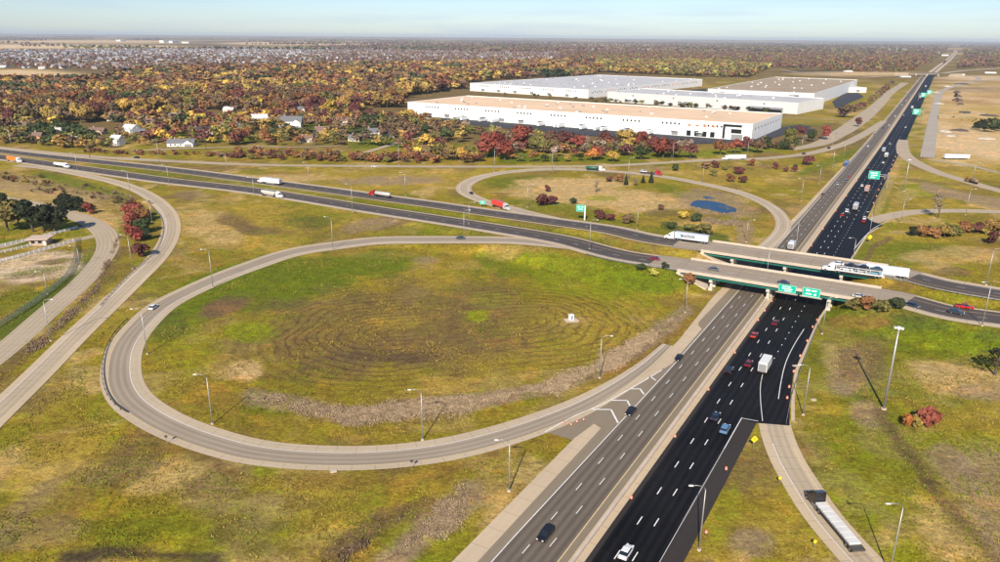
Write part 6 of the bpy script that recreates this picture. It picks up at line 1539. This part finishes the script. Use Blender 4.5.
def mass(name, lst, label_kind='stuff', nlo=((1300, 90, 1.6), (2200, 40, 2.5), (9e9, 20, 3.6))):
    V = []; Cc = []
    for x_, y_, h_, cl in lst:
        for lim, nl, sz in nlo:
            if y_ < lim: break
        b_ = lowcrown(nl, sz, int(nr.integers(0, 8))); s = h_/11; a = nr.random()*6.28; ca, sa = math.cos(a), math.sin(a)
        w_ = s*nr.uniform(1.1, 1.45); v = b_*np.array([w_, w_, s]); v = np.stack([v[:, 0]*ca-v[:, 1]*sa+x_, v[:, 0]*sa+v[:, 1]*ca+y_, v[:, 2]], 1); V.append(v)
        c_ = np.array(TC[cl])*nr.uniform(.75, 1.25)*np.array([1, nr.uniform(.92, 1.08), 1]); c_ = c_*1.42; Cc.append(np.broadcast_to(c_, (len(v), 3)))
    V = np.concatenate(V); Cc = np.concatenate(Cc); me = fast_mesh(name, V, np.arange(len(V)).reshape(-1, 4), [LEAFS], Cc); o = link(name, me); o['kind'] = 'stuff'; return o
mass('woodland', stuff+W1b); mass('yellow_green_woodland', W2); mass('far_woodland', W3)

# ------------------------------------------------------------------ suburb
S1 = [(-40,50.5),(60,50.3),(165,49.5),(300,47),(480,46.5),(560,48),(620,50),(560,62),(480,64.5),(400,66),(180,69.5),(60,70),(20,68.5),(-40,67.5)]
hx, hy = jgrid(-3600, 1200, 1900, 5600, 30); a, b_ = P(hx, hy, 0); k = inpoly(a, b_, S1); k &= nr.random(hx.size) < np.clip(1.0-(b_-56)/14, .4, 1)*.55*np.where(a > 330, .9, 1)*np.where((b_ > 58) & (a > 330), .75, 1); hx, hy = hx[k], hy[k]
S2 = [(425,72),(470,66),(560,63),(606,66),(610,70),(560,76),(480,76)]
h2x, h2y = jgrid(-400, 600, 1500, 2800, 30); a, b_ = P(h2x, h2y, 0); k = inpoly(a, b_, S2) & (nr.random(h2x.size) < .75); h2x, h2y = h2x[k], h2y[k]
S3 = [(560,47),(1050,50),(1050,61),(880,60),(700,58),(620,58)]
h3x, h3y = jgrid(-500, 6000, 2400, 7000, 52); a, b_ = P(h3x, h3y, 0); k = inpoly(a, b_, S3) & (nr.random(h3x.size) < .6); h3x, h3y = h3x[k], h3y[k]
HX = np.concatenate([hx, h2x, h3x]); _hy = np.concatenate([hy, h2y, h3y]); _s, _o = inv_so(HX, _hy); _k = np.abs(_o-drift(_s)) > 90; HX = HX[_k]; hy, h2y, h3y = _hy[_k], _hy[:0], _hy[:0]; HY = np.concatenate([hy, h2y, h3y]); od = np.argsort(HY); HX, HY = HX[od], HY[od]
RCOL = [(.22,.23,.26), (.30,.31,.34), (.17,.17,.19), (.20,.14,.12), (.14,.10,.095), (.25,.19,.17), (.38,.38,.39)]
WCOL = [(.66,.65,.63), (.52,.47,.40), (.38,.29,.24), (.62,.61,.60), (.46,.38,.33)]
HM = {}
def house_arr(L, W, H, rise):
    a, b_ = L/2, W/2
    v = np.array([(-a,-b_,0),(a,-b_,0),(a,b_,0),(-a,b_,0),(-a,-b_,H),(a,-b_,H),(a,b_,H),(-a,b_,H),
                  (-a-.5,-b_-.5,H-.2),(a+.5,-b_-.5,H-.2),(a+.5,0,H+rise),(-a-.5,0,H+rise),(a+.5,b_+.5,H-.2),(-a-.5,b_+.5,H-.2),(-a,0,H+rise-.3),(a,0,H+rise-.3)])
    w_ = [(0,1,5,4),(1,2,6,5),(2,3,7,6),(3,0,4,7),(4,14,7,7),(5,6,15,15)]; r_ = [(8,9,10,11),(12,13,11,10)]
    return v, w_, r_
ATTR = bpy.data.materials.new('painted_houses'); ATTR.use_nodes = True; t_ = ATTR.node_tree; an_ = t_.nodes.new('ShaderNodeAttribute'); an_.attribute_name = 'col'
t_.links.new(an_.outputs['Color'], t_.nodes['Principled BSDF'].inputs['Base Color']); t_.nodes['Principled BSDF'].inputs['Roughness'].default_value = .8
# individual nearest ones: six models of wall + roof in one mesh, two materials
hv = []
for i in range(8):
    rc, wc = RCOL[i % 7], WCOL[i % 5]; L, W, H = 15+i % 3*2, 11+i % 2*2, 3.2+2.6*(i % 2); q = MB()
    mw = mat('suburb_wall_%d' % (i % 5), wc, .8); mr = mat('suburb_roof_%d' % (i % 7), rc, .9)
    q.box((0, 0, H/2), (L, W, H), mw); gable(q, L-.4, W-.4, H, 3.0, 0, mw); gable(q, L, W, H+.15, 3.4, .5, mr); q.box((L*.3, -W*.6, 1.6), (6.5, 5, 3.2), mw, top=mr)
    q.box((L*.3, -W*.6-2.55, 1.3), (4.8, .1, 2.3), GRYM); q.box((-L*.2, -W/2-.05, 2), (2.5, .1, 1.4), GLASS); hv.append(q.mesh('suburban_house'))
for i in range(min(270, len(HX))):
    a, b_ = P(HX[i], HY[i], 0); o = link('suburban_house', hv[int(nr.integers(0, 8))]); o.location = (float(HX[i]), float(HY[i]), 0); o.rotation_euler = (0, 0, float(nr.choice([0, .35, 1.57, 1.2])+nr.uniform(-.1, .1)))
    rg = 'left' if a < 200 else 'middle' if a < 420 else 'right'
    tag(o, 'small suburban house at the near edge of the far housing estate, %s part' % rg, 'house', 'houses at the near edge of the estate, %s part' % rg)
V = []; F = []; Cc = []; nb = 0
for i in range(270, len(HX)):
    v, w_, r_ = house_arr(nr.uniform(13, 19), nr.uniform(9, 13), nr.choice([3.2, 5.8]), nr.uniform(2.4, 4)); a = nr.choice([0, .35, 1.57, 1.2])+nr.uniform(-.15, .15); ca, sa = math.cos(a), math.sin(a)
    v = np.stack([v[:, 0]*ca-v[:, 1]*sa+HX[i], v[:, 0]*sa+v[:, 1]*ca+HY[i], v[:, 2]], 1); V.append(v)
    left = HX[i]/HY[i] < -.25
    rc = RCOL[int(nr.choice([0, 1, 6, 2, 4] if left else [2, 3, 4, 5, 1, 0]))]; wc = WCOL[int(nr.integers(0, 5))]
    c_ = np.zeros((16, 3)); c_[:8] = wc; c_[14:] = wc; c_[8:14] = rc; Cc.append(c_*nr.uniform(.8, 1.15)); F += [tuple(nb+j for j in q) for q in w_+r_]; nb += 16
V = np.concatenate(V); Cc = np.clip(np.concatenate(Cc), 0, .9); me = bpy.data.meshes.new('housing_estate'); me.from_pydata(V.tolist(), [], [tuple(dict.fromkeys(f)) for f in F]); me.materials.append(ATTR)
at_ = me.color_attributes.new('col', 'FLOAT_COLOR', 'POINT'); c4 = np.ones((len(V), 4), np.float32); c4[:, :3] = Cc; at_.data.foreach_set('color', c4.ravel()); o = link('housing_estate', me); o['kind'] = 'stuff'
# garden trees between the houses
gt = []
x_, y_ = jgrid(-3800, 1400, 1800, 5600, 27); a, b_ = P(x_, y_, 0); k = inpoly(a, b_, S1) | inpoly(a, b_, S2)
k &= nr.random(x_.size) < np.where((b_ > 57) | (a > 330), 1.0, .4)
for xx, yy in zip(x_[k], y_[k]): gt.append((float(xx), float(yy), float(nr.uniform(6.5, 11)), str(nr.choice(['brown', 'purple', 'maroon', 'rust', 'brown', 'olive', 'purple']))))
mass('garden_trees', gt)
# tree lines and hedgerows towards the horizon
fl = []
for i in range(360):
    yy = 4800*math.exp(nr.random()*1.5); xx = yy*nr.uniform(-.75, .78); n_ = int(nr.integers(5, 26)); a = nr.choice([0, 0, 0, .3])+nr.uniform(-.05, .05); cl = str(nr.choice(['brown', 'purple', 'olive', 'green', 'brown']))
    u_, v_ = P(xx, yy, 0)
    if 40.5 < v_ < 49 and u_ < 240 and nr.random() < .8: continue
    for j in range(n_): fl.append((xx+j*34*math.cos(a)+nr.uniform(-12, 12), yy+j*34*math.sin(a)+nr.uniform(-20, 20), nr.uniform(11, 18)*1.25, cl))
for i in range(9000):
    yy = 5200*math.exp(nr.random()*1.2); xx = yy*nr.uniform(-.75, .78); u_, v_ = P(xx, yy, 0)
    dens = sm((u_-250)/250)
    if nr.random() < dens: fl.append((float(xx), float(yy), float(nr.uniform(10, 15)*1.3), str(nr.choice(['brown', 'purple', 'olive', 'brown']))))
fl = [q for q in fl if abs(inv_so(q[0], q[1])[1]-drift(inv_so(q[0], q[1])[0])) > 70]
mass('distant_tree_lines', fl, nlo=((9e9, 12, 5.5),))
# ------------------------------------------------------------------ reeds, rough grass
def blades(name, pts_n, hgt, colr, wd=.16, mtl=LEAFS, lean=.35):
    x_, y_, z_ = pts_n; n_ = len(x_); h_ = hgt*(.6+.7*nr.random(n_)); a = nr.random(n_)*6.28; w_ = wd*(.7+.8*nr.random(n_))
    dx, dy = np.cos(a)*w_, np.sin(a)*w_; lx, ly = nr.normal(size=n_)*lean*h_, nr.normal(size=n_)*lean*h_
    p = np.stack([np.stack([x_-dx, y_-dy, z_-.05], 1), np.stack([x_+dx, y_+dy, z_-.05], 1), np.stack([x_+lx+dx*1.3, y_+ly+dy*1.3, z_+h_], 1), np.stack([x_+lx-dx*1.1, y_+ly-dy*1.1, z_+h_*.95], 1)], 1).reshape(-1, 3)
    c_ = np.repeat(colr*(.7+.6*nr.random((n_, 1))), 4, axis=0); o = link(name, fast_mesh(name, p, np.arange(len(p)).reshape(-1, 4), [mtl], c_)); o['kind'] = 'stuff'; return o
def scatter_band(pts, wpx, n_, edge=.35):
    L = [0]
    for p, q in zip(pts[:-1], pts[1:]): L.append(L[-1]+math.hypot(q[0]-p[0], q[1]-p[1]))
    t_ = nr.random(n_*2)*L[-1]; a = np.interp(t_, L, [p[0] for p in pts]); off = nr.normal(size=n_*2)*.6; b_ = np.interp(t_, L, [p[1] for p in pts])+off*wpx
    u = a-500; v = b_-281; U = u*cr+v*sr; V = -u*sr+v*cr; tt_1 = CAMH/(FPX*sT+V*cT); x_ = U*tt_1; y_ = (FPX*cT-V*sT)*tt_1
    k = (fbm(x_, y_, 9, 4, 40)-.5)*2.2+.55-np.abs(off)*.45 > nr.random(len(x_))*.9+edge*.4+np.clip(.12-np.minimum(t_, L[-1]-t_)/L[-1], 0, 1)*8; return x_[k], y_[k], terrain(x_, y_)[k]
REED = np.array([.32, .235, .15]); DRY = np.array([.42, .30, .06]); GRS = np.array([.13, .15, .012])
blades('reed_bed', scatter_band([(250,396),(300,403),(345,416),(400,408),(480,402),(560,386),(610,362),(650,338),(685,313)], 10, 110000, .1), .3, REED, wd=.07)
blades('reed_patch', scatter_band([(385,560),(420,535),(450,512),(475,498)], 17, 50000, .25), .3, REED*.95, wd=.07)
blades('brown_brush', scatter_band([(330,562),(370,535),(405,515),(425,505)], 13, 9000, .3), .5, np.array([.17, .115, .07]), wd=.08)
if 0: blades('dark_brush', scatter_band([(60,560),(110,552),(160,555),(225,560)], 9, 6000, .3), .3, np.array([.13, .085, .05]), wd=.08)
blades('dry_marsh_grass', scatter_band([(700,219),(725,220),(742,224),(746,240)], 5, 9000), .7, REED*.75, wd=.1)
blades('brown_scrub', scatter_band([(30,184),(90,192),(130,205),(120,235),(95,290),(50,335),(0,375)], 7, 11000, .3), .5, np.array([.22, .15, .095]), wd=.08)
blades('pond_margin', scatter_band([(690,203),(698,199.5),(712,200.5),(726,203.5),(739,209),(736,214),(722,215),(706,212.5),(694,208.5),(690,203)], 1.6, 5000), .6, np.array([.26, .19, .11]), wd=.1)
# scattered tussocks over all the rough grassland near the camera
n_ = 260000; yy = 100+(nr.random(n_)**.8)*330; xx = nr.uniform(-.75, .75, n_)*(yy+20)
zz = terrain(xx, yy); s_, o_ = inv_so(xx, yy); ok = (o_ < -24) | (o_ > 28)
ok &= fbm(xx, yy, 9, 4, 77) > .5
for c, hw in ((C_N, 11), (C_F, 11), (B1, 7.5), (B2, 6), (B3, 6), (B4, 6), (B5, 6), (B8, 6), (B9, 6), (ACC1, 4), (ACC2, 4), (B6, 7)):
    cc = c[::2]
    for j in range(0, len(cc), 1): ok &= (xx-cc[j, 0])**2+(yy-cc[j, 1])**2 > (hw+1.5)**2
ux, uy = P(xx, yy, zz); ok &= ~inpoly(ux, uy, [(760,424),(800,424),(830,300),(730,330)]); ok &= ~inpoly(ux, uy, [(560,435),(540,425),(700,300),(700,380)])
xx, yy, zz = xx[ok], yy[ok], zz[ok]; mixn = sm((fbm(xx, yy, 22, 3, 5)-.4)/.2)[:, None]; 
o = blades('rough_grass', (xx, yy, zz), .26, (DRY*.6)*mixn+GRS*(1-mixn), wd=.10, lean=.6)
# haze
x0, x1, y0, y1, z0, z1 = -20000, 24000, -400, 26000, -2.0, 130
hz = bpy.data.materials.new('haze'); hz.use_nodes = True; t_ = hz.node_tree; t_.nodes.clear(); pv = t_.nodes.new('ShaderNodeVolumePrincipled'); pv.inputs['Density'].default_value = .00004; pv.inputs['Color'].default_value = (.72, .82, .95, 1); pv.inputs['Anisotropy'].default_value = 0
oo2 = t_.nodes.new('ShaderNodeOutputMaterial'); t_.links.new(pv.outputs[0], oo2.inputs['Volume'])
q = MB(); q.box(((x0+x1)/2, (y0+y1)/2, (z0+z1)/2), (x1-x0, y1-y0, z1-z0), hz); o = q.build('haze'); o['kind'] = 'stuff'
print('things', len([o for o in COL.objects if not o.parent]), 'objects', len(COL.objects))
